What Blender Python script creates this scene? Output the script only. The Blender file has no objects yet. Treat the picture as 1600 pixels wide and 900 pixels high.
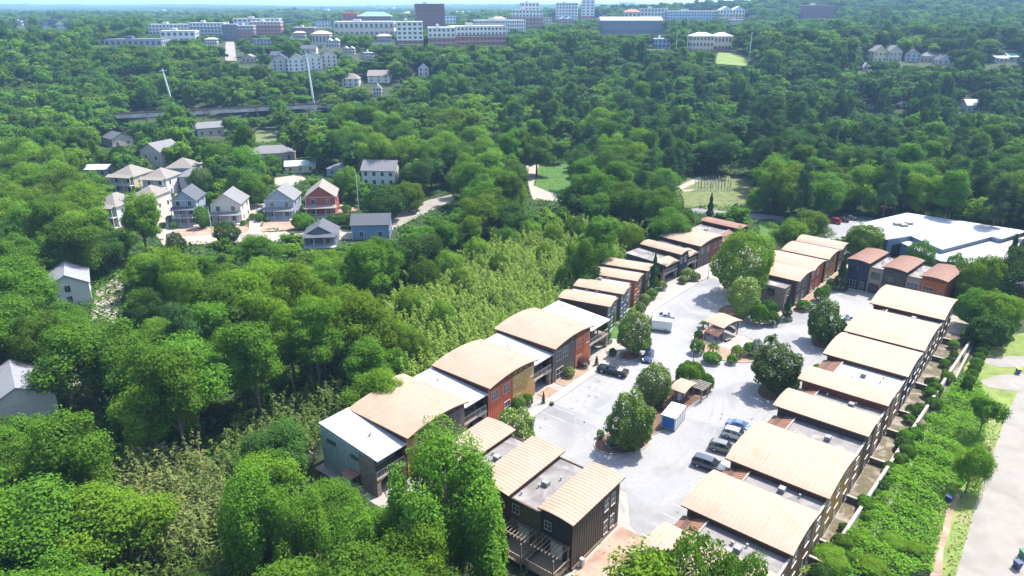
import bpy, math, random
import numpy as np
from mathutils import Vector

R = math.radians
rng = random.Random(11)
nrg = np.random.default_rng(11)
scene = bpy.context.scene
COL = scene.collection

# ------------------------------------------------------------------ camera
CAM_H, PITCH, FPX = 65.0, R(21.5), 1121.0
cam_d = bpy.data.cameras.new('Camera')
cam = bpy.data.objects.new('Camera', cam_d)
COL.objects.link(cam)
cam.location = (0, 0, CAM_H)
cam.rotation_euler = (math.pi / 2 - PITCH, 0, 0)
cam_d.sensor_width = 36.0
cam_d.lens = FPX / 1600 * 36.0
cam_d.clip_start = 1.0
cam_d.clip_end = 30000
scene.camera = cam

# ------------------------------------------------------------------ sky, sun, exposure
SUN_EL, SUN_AZ = 60.0, 36.0            # azimuth measured from +X towards +Y
w = bpy.data.worlds.new('World')
scene.world = w
w.use_nodes = True
wn = w.node_tree
sky = wn.nodes.new('ShaderNodeTexSky')
sky.sky_type = 'NISHITA'
sky.sun_disc = False
sky.sun_elevation = R(SUN_EL)
sky.sun_rotation = R(90 - SUN_AZ)
sky.air_density = 1.0
sky.dust_density = 1.5
sky.ozone_density = 1.0
bg = wn.nodes['Background']
bg.inputs['Strength'].default_value = 0.15
wn.links.new(sky.outputs[0], bg.inputs['Color'])
sun_d = bpy.data.lights.new('Sun', 'SUN')
sun_d.energy = 3.6
sun_d.angle = R(0.5)
sun_d.color = (1.0, 0.955, 0.88)
sun = bpy.data.objects.new('Sun', sun_d)
COL.objects.link(sun)
sd = Vector((math.cos(R(SUN_EL)) * math.cos(R(SUN_AZ)), math.cos(R(SUN_EL)) * math.sin(R(SUN_AZ)), math.sin(R(SUN_EL))))
sun.rotation_euler = sd.to_track_quat('Z', 'Y').to_euler()
sun.location = (60, 60, 200)
vs = scene.view_settings
vs.view_transform = 'Standard'
vs.look = 'None'
vs.exposure = 1.6
vs.gamma = 1.0
scene.render.engine = 'CYCLES'
cy = scene.cycles
cy.max_bounces = 8
cy.diffuse_bounces = 4
cy.glossy_bounces = 2
cy.transmission_bounces = 4
cy.transparent_max_bounces = 6
cy.volume_bounces = 0
cy.caustics_reflective = False
cy.caustics_refractive = False
cy.use_denoising = True
try:
    cy.denoiser = 'OPENIMAGEDENOISE'
except Exception:
    pass

# ------------------------------------------------------------------ survey: terrain height, photo point -> ground point
def sstep(a, b, x):
    t = np.clip((x - a) / (b - a), 0, 1)
    return t * t * (3 - 2 * t)

def H(x, y):
    x = np.asarray(x, float); y = np.asarray(y, float)
    h = 29 * sstep(400, 630, y)
    h = h + 24 * sstep(1400, 8500, y)
    h = h + 46 * np.exp(-((x - 800) / 520) ** 2 - ((y - 1550) / 420) ** 2)
    h = h + sstep(500, 1500, y) * (3.0 * np.sin(x / 190 + 1.3) * np.cos(y / 260) + 2.0 * np.sin(x / 83 + y / 140))
    h = h + sstep(2500, 6000, y) * (7 * np.sin(x / 900 + .5) + 5 * np.sin(x / 370 + y / 800))
    return h

cp, sp = math.cos(PITCH), math.sin(PITCH)
def ray(u, v):
    x = (u - 800) / FPX; y = (450 - v) / FPX
    return (x, y * sp + cp, y * cp - sp)
def G(u, v, z=0.0):                       # point at height z seen at (u, v)
    d = ray(u, v)
    t = (z - CAM_H) / d[2]
    return (d[0] * t, d[1] * t)
def ground(u, v):                         # terrain point seen at (u, v)
    d = ray(u, v)
    t = 20.0
    for _ in range(4000):
        if CAM_H + d[2] * t <= float(H(d[0] * t, d[1] * t)): break
        t *= 1.004
    return (d[0] * t, d[1] * t)
def PXL(x, y, z):
    zz = z - CAM_H
    f = y * cp - zz * sp
    return 800 + FPX * x / f, 450 - FPX * (y * sp + zz * cp) / f, f

# ------------------------------------------------------------------ materials
MATS = {}
def mat(name, col, rough=0.8, var=0.12, scale=2.0, metallic=0.0, bump=0.0, world=False, spec=0.3, detail=6, col2=None, stain=None):
    if name in MATS: return MATS[name]
    m = bpy.data.materials.new(name)
    MATS[name] = m
    m.use_nodes = True
    nt = m.node_tree
    b = nt.nodes['Principled BSDF']
    b.inputs['Roughness'].default_value = rough
    b.inputs['Metallic'].default_value = metallic
    b.inputs['Specular IOR Level'].default_value = spec
    if world:
        g = nt.nodes.new('ShaderNodeNewGeometry'); vec = g.outputs['Position']
    else:
        g = nt.nodes.new('ShaderNodeTexCoord'); vec = g.outputs['Object']
    n = nt.nodes.new('ShaderNodeTexNoise')
    n.inputs['Scale'].default_value = scale
    n.inputs['Detail'].default_value = detail
    n.inputs['Roughness'].default_value = 0.65
    nt.links.new(vec, n.inputs['Vector'])
    r = nt.nodes.new('ShaderNodeValToRGB')
    c2 = col2 or tuple(min(1, c * (1 + var)) for c in col)
    c1 = tuple(c * (1 - var) for c in col)
    r.color_ramp.elements[0].color = (*c1, 1); r.color_ramp.elements[0].position = 0.32
    r.color_ramp.elements[1].color = (*c2, 1); r.color_ramp.elements[1].position = 0.68
    nt.links.new(n.outputs['Fac'], r.inputs['Fac'])
    out = r.outputs['Color']
    if stain:
        sc_, lo, hi, scol = stain
        n2 = nt.nodes.new('ShaderNodeTexNoise'); n2.inputs['Scale'].default_value = sc_
        n2.inputs['Detail'].default_value = 7; n2.inputs['Distortion'].default_value = 0.6
        nt.links.new(vec, n2.inputs['Vector'])
        mr = nt.nodes.new('ShaderNodeMapRange')
        mr.inputs['From Min'].default_value = lo; mr.inputs['From Max'].default_value = hi
        nt.links.new(n2.outputs['Fac'], mr.inputs['Value'])
        mx = nt.nodes.new('ShaderNodeMix'); mx.data_type = 'RGBA'
        nt.links.new(mr.outputs[0], mx.inputs['Factor'])
        nt.links.new(out, mx.inputs['A']); mx.inputs['B'].default_value = (*scol, 1)
        out = mx.outputs['Result']
    nt.links.new(out, b.inputs['Base Color'])
    if bump:
        bp = nt.nodes.new('ShaderNodeBump'); bp.inputs['Strength'].default_value = bump
        bp.inputs['Distance'].default_value = 0.05
        n3 = nt.nodes.new('ShaderNodeTexNoise'); n3.inputs['Scale'].default_value = scale * 8
        nt.links.new(vec, n3.inputs['Vector'])
        nt.links.new(n3.outputs['Fac'], bp.inputs['Height']); nt.links.new(bp.outputs[0], b.inputs['Normal'])
    return m

def brick_mat(name, c1, c2, mortar, scale=4.0):
    if name in MATS: return MATS[name]
    m = mat(name, c1, 0.9, 0.1, 3)
    nt = m.node_tree; b = nt.nodes['Principled BSDF']
    tc = nt.nodes.new('ShaderNodeTexCoord')
    sx = nt.nodes.new('ShaderNodeSeparateXYZ'); nt.links.new(tc.outputs['Object'], sx.inputs[0])
    ad = nt.nodes.new('ShaderNodeMath'); ad.operation = 'ADD'
    nt.links.new(sx.outputs['X'], ad.inputs[0]); nt.links.new(sx.outputs['Y'], ad.inputs[1])
    cx = nt.nodes.new('ShaderNodeCombineXYZ')
    nt.links.new(ad.outputs[0], cx.inputs['X']); nt.links.new(sx.outputs['Z'], cx.inputs['Y'])
    br = nt.nodes.new('ShaderNodeTexBrick')
    br.inputs['Scale'].default_value = scale
    br.inputs['Color1'].default_value = (*c1, 1); br.inputs['Color2'].default_value = (*c2, 1)
    br.inputs['Mortar'].default_value = (*mortar, 1); br.inputs['Mortar Size'].default_value = 0.03
    br.inputs['Brick Width'].default_value = 1.4; br.inputs['Row Height'].default_value = 0.5
    nt.links.new(cx.outputs[0], br.inputs['Vector'])
    nt.links.new(br.outputs['Color'], b.inputs['Base Color'])
    return m

def leaf_mat(name, dark, mid, light, trans=0.35, rough=0.75, gloss=0.06):
    if name in MATS: return MATS[name]
    m = bpy.data.materials.new(name); MATS[name] = m
    m.use_nodes = True
    nt = m.node_tree; nt.nodes.clear()
    out = nt.nodes.new('ShaderNodeOutputMaterial')
    g = nt.nodes.new('ShaderNodeNewGeometry')
    oi = nt.nodes.new('ShaderNodeObjectInfo')
    rp = nt.nodes.new('ShaderNodeValToRGB')
    e = rp.color_ramp.elements
    e[0].position = 0.0; e[0].color = (*dark, 1)
    e[1].position = 1.0; e[1].color = (*light, 1)
    k = e.new(0.5); k.color = (*mid, 1)
    ma = nt.nodes.new('ShaderNodeMath'); ma.operation = 'MULTIPLY_ADD'
    nt.links.new(g.outputs['Random Per Island'], ma.inputs[0]); ma.inputs[1].default_value = 0.4
    mb = nt.nodes.new('ShaderNodeMath'); mb.operation = 'MULTIPLY'
    nt.links.new(oi.outputs['Random'], mb.inputs[0]); mb.inputs[1].default_value = 0.6
    nt.links.new(mb.outputs[0], ma.inputs[2])
    nt.links.new(ma.outputs[0], rp.inputs['Fac'])
    hs = nt.nodes.new('ShaderNodeHueSaturation')
    mh = nt.nodes.new('ShaderNodeMapRange')
    mh.inputs['To Min'].default_value = 0.478; mh.inputs['To Max'].default_value = 0.514
    nt.links.new(oi.outputs['Random'], mh.inputs['Value']); nt.links.new(mh.outputs[0], hs.inputs['Hue'])
    nt.links.new(rp.outputs['Color'], hs.inputs['Color'])
    d = nt.nodes.new('ShaderNodeBsdfPrincipled')
    d.inputs['Roughness'].default_value = rough; d.inputs['Specular IOR Level'].default_value = gloss
    nt.links.new(hs.outputs[0], d.inputs['Base Color'])
    t = nt.nodes.new('ShaderNodeBsdfTranslucent')
    tm = nt.nodes.new('ShaderNodeMix'); tm.data_type = 'RGBA'; tm.blend_type = 'MULTIPLY'; tm.inputs['Factor'].default_value = 1.0
    nt.links.new(hs.outputs[0], tm.inputs['A']); tm.inputs['B'].default_value = (1.0, 1.0, 0.55, 1)
    nt.links.new(tm.outputs['Result'], t.inputs['Color'])
    mx = nt.nodes.new('ShaderNodeMixShader'); mx.inputs[0].default_value = trans
    nt.links.new(d.outputs[0], mx.inputs[1]); nt.links.new(t.outputs[0], mx.inputs[2])
    nt.links.new(mx.outputs[0], out.inputs['Surface'])
    return m

# ------------------------------------------------------------------ mesh building
class MB:
    def __init__(s): s.v = []; s.f = []; s.m = []
    def add(s, pts, faces, mi=0):
        o = len(s.v); s.v += [tuple(p) for p in pts]
        for f in faces: s.f.append(tuple(i + o for i in f)); s.m.append(mi)
        return s
    def box(s, x0, x1, y0, y1, z0, z1, mi=0):
        return s.add([(x0, y0, z0), (x1, y0, z0), (x1, y1, z0), (x0, y1, z0), (x0, y0, z1), (x1, y0, z1), (x1, y1, z1), (x0, y1, z1)],
                     [(0, 3, 2, 1), (4, 5, 6, 7), (0, 1, 5, 4), (1, 2, 6, 5), (2, 3, 7, 6), (3, 0, 4, 7)], mi)
    def prism_y(s, prof, y0, y1, mis=None):      # prof: closed (x, z) outline
        n = len(prof)
        pts = [(x, y0, z) for x, z in prof] + [(x, y1, z) for x, z in prof]
        f = [tuple(range(n)), tuple(range(2 * n - 1, n - 1, -1))] + [(i, i + n, (i + 1) % n + n, (i + 1) % n) for i in range(n)]
        o = len(s.m); s.add(pts, f)
        if mis:
            s.m[o] = mis[0]; s.m[o + 1] = mis[1]
            for i in range(n): s.m[o + 2 + i] = mis[2]
        return s
    def prism_z(s, poly, z0, z1, mi=0):
        n = len(poly)
        pts = [(x, y, z0) for x, y in poly] + [(x, y, z1) for x, y in poly]
        f = [tuple(range(n - 1, -1, -1)), tuple(range(n, 2 * n))] + [(i, (i + 1) % n, (i + 1) % n + n, i + n) for i in range(n)]
        return s.add(pts, f, mi)
    def bar(s, a, b, w_, h_=None, mi=0):
        a = Vector(a); b = Vector(b); h_ = h_ or w_
        d = (b - a).normalized()
        up = Vector((0, 0, 1)) if abs(d.z) < 0.95 else Vector((0, 1, 0))
        sx = d.cross(up).normalized() * w_ / 2
        sz = sx.cross(d).normalized() * h_ / 2
        p = [a - sx - sz, a + sx - sz, a + sx + sz, a - sx + sz, b - sx - sz, b + sx - sz, b + sx + sz, b - sx + sz]
        return s.add(p, [(0, 3, 2, 1), (4, 5, 6, 7), (0, 1, 5, 4), (1, 2, 6, 5), (2, 3, 7, 6), (3, 0, 4, 7)], mi)
    def tube(s, pts, rad, n=6, mi=0):
        pts = [Vector(p) for p in pts]
        o = len(s.v); k = len(pts)
        for i, p in enumerate(pts):
            d = (pts[min(i + 1, k - 1)] - pts[max(i - 1, 0)]).normalized()
            up = Vector((1, 0, 0)) if abs(d.x) < 0.8 else Vector((0, 1, 0))
            a = d.cross(up).normalized(); b = d.cross(a)
            for j in range(n):
                t = 2 * math.pi * j / n
                s.v.append(tuple(p + (a * math.cos(t) + b * math.sin(t)) * rad[i]))
        for i in range(k - 1):
            for j in range(n):
                s.f.append((o + i * n + j, o + i * n + (j + 1) % n, o + (i + 1) * n + (j + 1) % n, o + (i + 1) * n + j)); s.m.append(mi)
        s.f.append(tuple(o + j for j in range(n - 1, -1, -1))); s.m.append(mi)
        s.f.append(tuple(o + (k - 1) * n + j for j in range(n))); s.m.append(mi)
        return s
    def mesh(s, name, mats, smooth=False):
        me = bpy.data.meshes.new(name)
        me.from_pydata(s.v, [], s.f)
        for m in (mats if isinstance(mats, (list, tuple)) else [mats]): me.materials.append(m)
        if isinstance(mats, (list, tuple)) and len(mats) > 1: me.polygons.foreach_set('material_index', s.m)
        if smooth: me.polygons.foreach_set('use_smooth', [True] * len(me.polygons))
        me.update()
        return me
    def build(s, name, mats, parent=None, smooth=False, kind=None):
        return link(name, s.mesh(name, mats, smooth), parent, kind)

def link(name, me, parent=None, kind=None):
    o = bpy.data.objects.new(name, me)
    COL.objects.link(o)
    if parent is not None: o.parent = parent
    if kind: o['kind'] = kind
    return o
def thing(name, label, cat, loc=(0, 0, 0), rz=0.0, group=None):
    o = bpy.data.objects.new(name, None)
    o.empty_display_size = 0.5
    COL.objects.link(o)
    o.location = loc; o.rotation_euler = (0, 0, rz)
    o['label'] = label; o['category'] = cat
    if group: o['group'] = group
    return o
def tag(o, label, cat, group=None):
    o['label'] = label; o['category'] = cat
    if group: o['group'] = group
    return o
def struct(name, mb, m):
    o = mb.build(name, m); o['kind'] = 'structure'; return o

def in_poly(x, y, poly):
    c = False; n = len(poly); j = n - 1
    for i in range(n):
        xi, yi = poly[i]; xj, yj = poly[j]
        if (yi > y) != (yj > y) and x < (xj - xi) * (y - yi) / (yj - yi) + xi: c = not c
        j = i
    return c
def in_poly_np(X, Y, poly):
    c = np.zeros(X.shape, bool); n = len(poly); j = n - 1
    for i in range(n):
        xi, yi = poly[i]; xj, yj = poly[j]
        if yi != yj:
            c ^= ((yi > Y) != (yj > Y)) & (X < (xj - xi) * (Y - yi) / (yj - yi) + xi)
        j = i
    return c

# keep-clear record: where the photograph looks past the trees on to something, how far away that thing stands
CW, CH = 200, 116
CLEAR = np.zeros((CH, CW))
def keep_clear(px, dist):
    us = (np.arange(CW) + .5) * 8; vs_ = (np.arange(CH) + .5) * 8 - 12
    U, V = np.meshgrid(us, vs_)
    CLEAR[:] = np.where(in_poly_np(U, V, px), np.maximum(CLEAR, dist), CLEAR)
def keep_clear_box(x, y, z, w_, h_, dist=None):
    u, v, f = PXL(x, y, z); k = FPX / f
    keep_clear([(u - w_ / 2 * k - 3, v + 3), (u + w_ / 2 * k + 3, v + 3), (u + w_ / 2 * k + 3, v - h_ * k), (u - w_ / 2 * k - 3, v - h_ * k)], dist or y)
def blocks(x, y, z0, h, r):
    u1, vt, f = PXL(x, y, z0 + h); _, vb, _ = PXL(x, y, z0 + .25 * h)
    k = r * .9 * FPX / f
    i0, i1 = int((u1 - k) / 8), int((u1 + k) / 8); j0, j1 = int((vt + 12) / 8), int((vb + 12) / 8)
    i0 = max(i0, 0); i1 = min(i1, CW - 1); j0 = max(j0, 0); j1 = min(j1, CH - 1)
    if i0 > i1 or j0 > j1: return False
    return bool((CLEAR[j0:j1 + 1, i0:i1 + 1] > y + 1.5).any())
NO_TREES = []          # ground outlines (metres) that stay free of trees
# ------------------------------------------------------------------ the setting: ground, paving, roads
M_earth = mat('woodland_floor', (0.025, 0.038, 0.012), 0.95, 0.5, 0.15, world=True, col2=(0.045, 0.065, 0.02))
M_grass = mat('mown_grass', (0.13, 0.17, 0.04), 0.95, 0.3, 0.5, world=True, stain=(0.12, 0.55, 0.75, (0.22, 0.19, 0.09)))
M_lush = mat('lush_grass', (0.05, 0.11, 0.02), 0.95, 0.35, 0.6, world=True)
M_dry = mat('dry_meadow', (0.10, 0.12, 0.04), 0.95, 0.35, 0.35, world=True)
M_lot = mat('bleached_asphalt', (0.228, 0.226, 0.223), 0.85, 0.09, 1.6, world=True, stain=(0.11, 0.46, 0.66, (0.165, 0.164, 0.166)), bump=0.1)
M_walk = mat('concrete_paving', (0.26, 0.237, 0.212), 0.85, 0.08, 0.7, world=True, stain=(0.25, 0.55, 0.75, (0.20, 0.17, 0.14)))
M_kerb = mat('kerb_concrete', (0.275, 0.255, 0.23), 0.85, 0.1, 1.2, world=True)
M_mulch = mat('brown_mulch', (0.13, 0.075, 0.05), 0.95, 0.35, 3, world=True)
M_bed = mat('tan_straw_bed', (0.24, 0.165, 0.115), 0.95, 0.25, 1.5, world=True)
M_clay = mat('red_clay_soil', (0.25, 0.165, 0.12), 0.95, 0.25, 0.4, world=True, stain=(0.3, 0.5, 0.7, (0.32, 0.25, 0.20)))
M_gravel = mat('pale_gravel', (0.28, 0.245, 0.205), 0.95, 0.12, 0.8, world=True, stain=(0.2, 0.55, 0.75, (0.22, 0.17, 0.13)))
M_road = mat('worn_road', (0.218, 0.200, 0.176), 0.9, 0.08, 0.6, world=True, stain=(0.16, 0.5, 0.7, (0.175, 0.158, 0.136)))
M_asph = mat('grey_asphalt', (0.16, 0.16, 0.165), 0.9, 0.12, 0.5, world=True)
M_line = mat('faded_white_line', (0.34, 0.34, 0.34), 0.8, 0.1, 3, world=True)
M_sand = mat('sandy_infield', (0.48, 0.36, 0.24), 0.9, 0.1, 0.5, world=True)

nr, na = 120, 110
rad = np.concatenate([[0.5], np.geomspace(12, 15000, nr - 1)])
ang = np.linspace(-R(105), R(105), na)
RR, AA = np.meshgrid(rad, ang, indexing='ij')
X = RR * np.sin(AA); Y = RR * np.cos(AA)
Z = H(X, Y) - 0.02 - 2.0 * sstep(3500, 5000, RR)
tb = MB()
tb.v = list(zip(X.ravel().tolist(), Y.ravel().tolist(), Z.ravel().tolist()))
for i in range(nr - 1):
    for j in range(na - 1):
        a = i * na + j
        tb.f.append((a, a + na, a + na + 1, a + 1)); tb.m.append(0)
struct('ground', tb, M_earth)

def sheet(name, poly, z, m, thick=None):
    mb = MB()
    if thick: mb.prism_z(poly, z - thick, z)
    else: mb.add([(x, y, z) for x, y in poly], [tuple(range(len(poly)))])
    return struct(name, mb, m)
def gsheet(name, px, z, m, clear=True, keep=True):
    poly = [G(u, v, z) for u, v in px]
    if keep: NO_TREES.append(poly)
    if clear: keep_clear(px, max(p[1] for p in poly))
    return sheet(name, poly, z, m)
def ring(poly, t):                         # offset outline outwards by t (centroid based)
    cx = sum(p[0] for p in poly) / len(poly); cyy = sum(p[1] for p in poly) / len(poly)
    o = []
    for x, y in poly:
        d = math.hypot(x - cx, y - cyy); k = (d + t) / d
        o.append((cx + (x - cx) * k, cyy + (y - cyy) * k))
    return o
def ellipse(cx, cy_, a, b, rot=0, n=32):
    c, s = math.cos(rot), math.sin(rot)
    return [(cx + a * math.cos(t) * c - b * math.sin(t) * s, cy_ + a * math.cos(t) * s + b * math.sin(t) * c) for t in [2 * math.pi * i / n for i in range(n)]]

# row frames: origin (front corner of the first arched unit), direction of local x; local y runs from the front to the back of the row
A_O, A_A = G(634, 683, 7.2), 51.5
B_O, B_A = G(972.5, 750, 7.4), 141.5
C_O, C_A = G(1078, 789, 7.4), 230.5
A4_O, A4_A = G(949, 478.4, 6.6), 63.5
A5_O, A5_A = G(1062, 397, 6.3), 45.5
D_O, D_A = G(1245.5, 439, 6.4), 49.7
E_O, E_A = G(1327.5, 403, 7.5), -46.0
def loc(fr, x, y):
    o, a = fr; c, s = math.cos(R(a)), math.sin(R(a))
    return (o[0] + x * c - y * s, o[1] + x * s + y * c)
FA, FB, FC = (A_O, A_A), (B_O, B_A), (C_O, C_A)
FA4, FA5, FD, FE = (A4_O, A4_A), (A5_O, A5_A), (D_O, D_A), (E_O, E_A)

# concrete apron under the whole estate, then the bleached parking court
apron = [loc(FA, -7, 13), loc(FA, 57, 13), loc(FA4, 32, 11.5), loc(FA5, 22, 12), loc(FA5, 38, 12), loc(FA5, 38, -4), loc(FD, 38, 13), loc(FD, 39, -2), loc(FE, -1, 13), loc(FE, 24, 12),
         loc(FC, -99, 18), loc(FC, 16, 18), loc(FC, 16, -3), loc(FB, -2.5, 14), loc(FB, 24, 13), loc(FA, -7, -2)]
sheet('estate_apron', apron, 0.03, M_walk)
NO_TREES.append(apron)
lot_px = [(742, 700), (772, 668), (850, 622), (930, 580), (975, 543), (1003, 500), (1030, 478), (1062, 458), (1092, 440), (1110, 432), (1126, 440), (1119, 470), (1112, 496), (1140, 492),
          (1185, 508), (1235, 490), (1262, 474), (1300, 452), (1345, 462), (1390, 478), (1372, 525), (1300, 600), (1215, 668), (1140, 748), (1075, 815), (1010, 850), (985, 820), (980, 770), (880, 720), (800, 706)]
lot_poly = [G(u, v) for u, v in lot_px]
lot = sheet('parking_court', lot_poly, 0.06, M_lot)
# faded bay lines, children of the court
def bay_line(p, q, wd=0.11):
    MB().bar((p[0], p[1], 0.066), (q[0], q[1], 0.066), wd, 0.008).build('bay_line', M_line, lot)
for k in range(13):
    a = loc(FA, 19 + k * 2.75, -4.4); b = loc(FA, 19 + k * 2.75, -9.3); bay_line(a, b)
for k in range(15):
    x = 6 - k * 2.75
    bay_line(loc(FC, x, -1.2), loc(FC, x, -6.0))
# oil stains and tyre scuffs in the bays, children of the court
M_oil = mat('oil_stain', (0.13, 0.13, 0.135), 0.7, 0.25, 3, world=True)
for k in range(22):
    fr_, x, y = (FA, 20.4 + (k % 11) * 2.75, -6.0 - rng.random() * 2.4) if k < 11 else (FC, 4.6 - (k - 11) * 2.75, -2.2 - rng.random() * 2.6)
    q = loc(fr_, x, y); a_, b_ = rng.uniform(.18, .42), rng.uniform(.15, .35)
    e = ellipse(q[0], q[1], a_, b_, rng.uniform(0, 3), 12)
    MB().add([(px_ + rng.uniform(-.07, .07), py_ + rng.uniform(-.07, .07), 0.0635) for px_, py_ in e], [tuple(range(12))]).build('oil_stain', M_oil, lot)
M_scuff = mat('tyre_scuff', (0.20, 0.20, 0.205), 0.8, 0.12, 2, world=True)
for pts in ([(985, 800), (960, 740), (930, 700), (905, 660), (925, 620), (975, 580)], [(1010, 800), (1060, 730), (1100, 690), (1120, 650), (1125, 610)], [(1120, 650), (1180, 660), (1230, 600), (1265, 560)], [(1000, 540), (1050, 500), (1070, 470), (1095, 450)]):
    g2 = [G(u, v) for u, v in pts]
    for off in (-.8, .8):
        mb_ = MB()
        for (a0, a1), (b0, b1) in zip(g2[:-1], g2[1:]):
            L_ = math.hypot(b0 - a0, b1 - a1); nx, ny = -(b1 - a1) / L_ * off, (b0 - a0) / L_ * off
            mb_.bar((a0 + nx, a1 + ny, 0.0605), (b0 + nx, b1 + ny, 0.0605), .26, .004)
        mb_.build('tyre_scuff', M_scuff, lot)
# darker joints where the court was patched
M_patch = mat('asphalt_patch', (0.215, 0.216, 0.222), 0.85, 0.05, 1.0, world=True)
for px in ([(930, 640), (985, 612), (1002, 618), (945, 650)], [(1075, 775), (1120, 745), (1148, 752), (1098, 790)], [(1070, 470), (1100, 452), (1108, 462), (1080, 480)], [(985, 770), (1060, 740), (1080, 752), (1010, 790)]):
    sheet('asphalt_patch', [G(u, v) for u, v in px], 0.064, M_patch)

# kerbed walk in front of row A
def kerb_line(pts, name='kerb', wd=0.18, h=0.13):
    mb = MB()
    for p, q in zip(pts[:-1], pts[1:]):
        mb.bar((p[0], p[1], h / 2 + .03), (q[0], q[1], h / 2 + .03), wd, h)
    return struct(name, mb, M_kerb)
walk_in = [loc(FA, 14, -1.9), loc(FA, 56, -1.9)]
kerb_line([loc(FA, 10, -4.2), loc(FA, 30, -4.2), loc(FA, 47, -4.2), loc(FA, 57, -4.0), G(1003, 502), G(1030, 480), G(1062, 460), G(1092, 441), G(1108, 432)])
sheet('front_walk', [loc(FA, 10, -4.15), loc(FA, 57, -4.0), G(1003, 502), G(1030, 480), G(1062, 460), G(1092, 441), G(1088, 436), G(1055, 455), G(1022, 476), G(996, 497), loc(FA, 56, -2.6), loc(FA, 10, -2.7)], 0.14, M_kerb, 0.12)
for x0, x1 in ((20, 24), (31.5, 35), (37, 45.5)):
    sheet('planting_bed', [loc(FA, x0, -0.1), loc(FA, x1, -0.1), loc(FA, x1, -2.4), loc(FA, x0, -2.4)], 0.10, M_bed)
sheet('planting_bed', [loc(FA4, -1, -0.3), loc(FA4, 31, -0.3), loc(FA4, 31, -3.4), loc(FA4, -1, -3.4)], 0.10, M_lush)
sheet('planting_bed', [loc(FD, -3, -0.3), loc(FD, 36, -0.3), loc(FD, 36, -2.4), loc(FD, -3, -2.4)], 0.10, M_bed)
sheet('bare_side_yard', [loc(FB, -0.2, 0), loc(FB, -0.2, 16), loc(FB, -4.6, 16), loc(FB, -4.6, 0)], 0.07, M_clay)
sheet('side_path', [loc(FB, -4.6, -1), loc(FB, -4.6, 18), loc(FB, -6.2, 18), loc(FB, -6.2, -1)], 0.11, M_kerb)
sheet('brick_court', [loc(FB, -6.2, 1), loc(FB, -6.2, 20), loc(FB, -12.6, 20), loc(FB, -12.6, 1)], 0.075, mat('pink_pavers', (0.27, 0.20, 0.17), .9, .12, 2, world=True))

# planting islands
def island(poly, soil=M_mulch, name='planting_island'):
    k = MB(); o = ring(poly, 0.22)
    n = len(poly)
    pts = [(x, y, 0.03) for x, y in o] + [(x, y, 0.2) for x, y in o] + [(x, y, 0.2) for x, y in poly] + [(x, y, 0.1) for x, y in poly]
    f = []
    for i in range(n):
        j = (i + 1) % n
        for a in range(3): f.append((a * n + i, a * n + j, (a + 1) * n + j, (a + 1) * n + i))
    k.add(pts, f)
    s = struct(name, MB().add([(x, y, 0.14) for x, y in poly], [tuple(range(n))]), soil)
    k.build('kerb', M_kerb, s)
    return s
ic = G(972, 692)
island(ellipse(ic[0], ic[1], 4.6, 3.0, R(20)))
ki = [G(u, v) for u, v in [(1003, 655), (1008, 625), (1020, 606), (1050, 596), (1085, 590), (1112, 598), (1110, 615), (1085, 630), (1060, 650), (1040, 672), (1015, 682)]]
island(ki)
c = G(1138, 541); plaza = ellipse(c[0], c[1], 6.6, 7.6, R(30), 40)
island(plaza, M_bed)
pc = G(1140, 532)
sheet('plaza_paving', ellipse(pc[0], pc[1], 4.1, 5.6, R(30), 32), 0.17, M_walk)
for (u, v, a, b) in ((1212, 612, 4.2, 2.9), (1288, 536, 3.3, 2.4), (1148, 488, 4.6, 3.4), (1075, 426, 2.2, 1.0), (984, 556, 2.4, 1.8), (810, 702, 2.6, 1.8)):
    q = G(u, v); island(ellipse(q[0], q[1], a, b, R(50), 28), M_mulch if a > 2.3 else M_lush)

# right-hand side: vine strip, grass verge, wide drive
verge = gsheet('grass_verge', [(1470, 900), (1450, 830), (1480, 740), (1520, 610), (1505, 575), (1540, 530), (1600, 520), (1640, 522), (1640, 640), (1600, 900)], 0.02, M_grass)
gsheet('bare_soil_edge', [(1452, 900), (1462, 850), (1466, 815), (1478, 785), (1494, 764), (1500, 776), (1488, 800), (1484, 830), (1474, 860), (1472, 900)], 0.028, M_clay)
sheet('rear_gardens', [loc(FC, 13, 12.7), loc(FC, -97, 12.7), loc(FC, -97, 17.6), loc(FC, 13, 17.6)], 0.06, mat('garden_soil', (0.10, 0.085, 0.05), .95, .3, 1.2, world=True, stain=(.5, .5, .64, (.22, .19, .155))))
drive = gsheet('wide_drive', [(1492, 905), (1530, 770), (1572, 650), (1590, 612), (1545, 605), (1530, 596), (1560, 586), (1600, 584), (1680, 584), (1760, 905)], 0.05, M_road)
gsheet('wide_drive', [(1538, 560), (1580, 556), (1640, 560), (1640, 572), (1560, 574), (1540, 568)], 0.05, M_road)

# left-hand settlement: gravel drives, street, clay yards
gsheet('gravel_drive', [(236, 296), (284, 296), (282, 330), (272, 368), (258, 374), (244, 372), (246, 350), (252, 330)], 0.05, M_gravel)
gsheet('street', [(250, 376), (262, 372), (330, 366), (400, 363), (560, 358), (600, 366), (570, 373), (400, 378), (300, 382), (256, 384)], 0.045, M_gravel, clear=False)
keep_clear([(262, 372), (330, 364), (330, 374), (300, 388), (262, 388)], 215)
keep_clear([(510, 356), (560, 356), (560, 372), (515, 372)], 215)
gsheet('street', [(560, 356), (620, 332), (670, 312), (705, 304), (712, 312), (660, 336), (600, 366)], 0.045, M_road)
gsheet('gravel_drive', [(376, 318), (422, 318), (410, 340), (408, 366), (388, 366), (390, 340)], 0.055, M_gravel)
gsheet('clay_yard', [(272, 358), (300, 345), (385, 345), (390, 364), (330, 372), (268, 374)], 0.03, M_clay)
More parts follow.
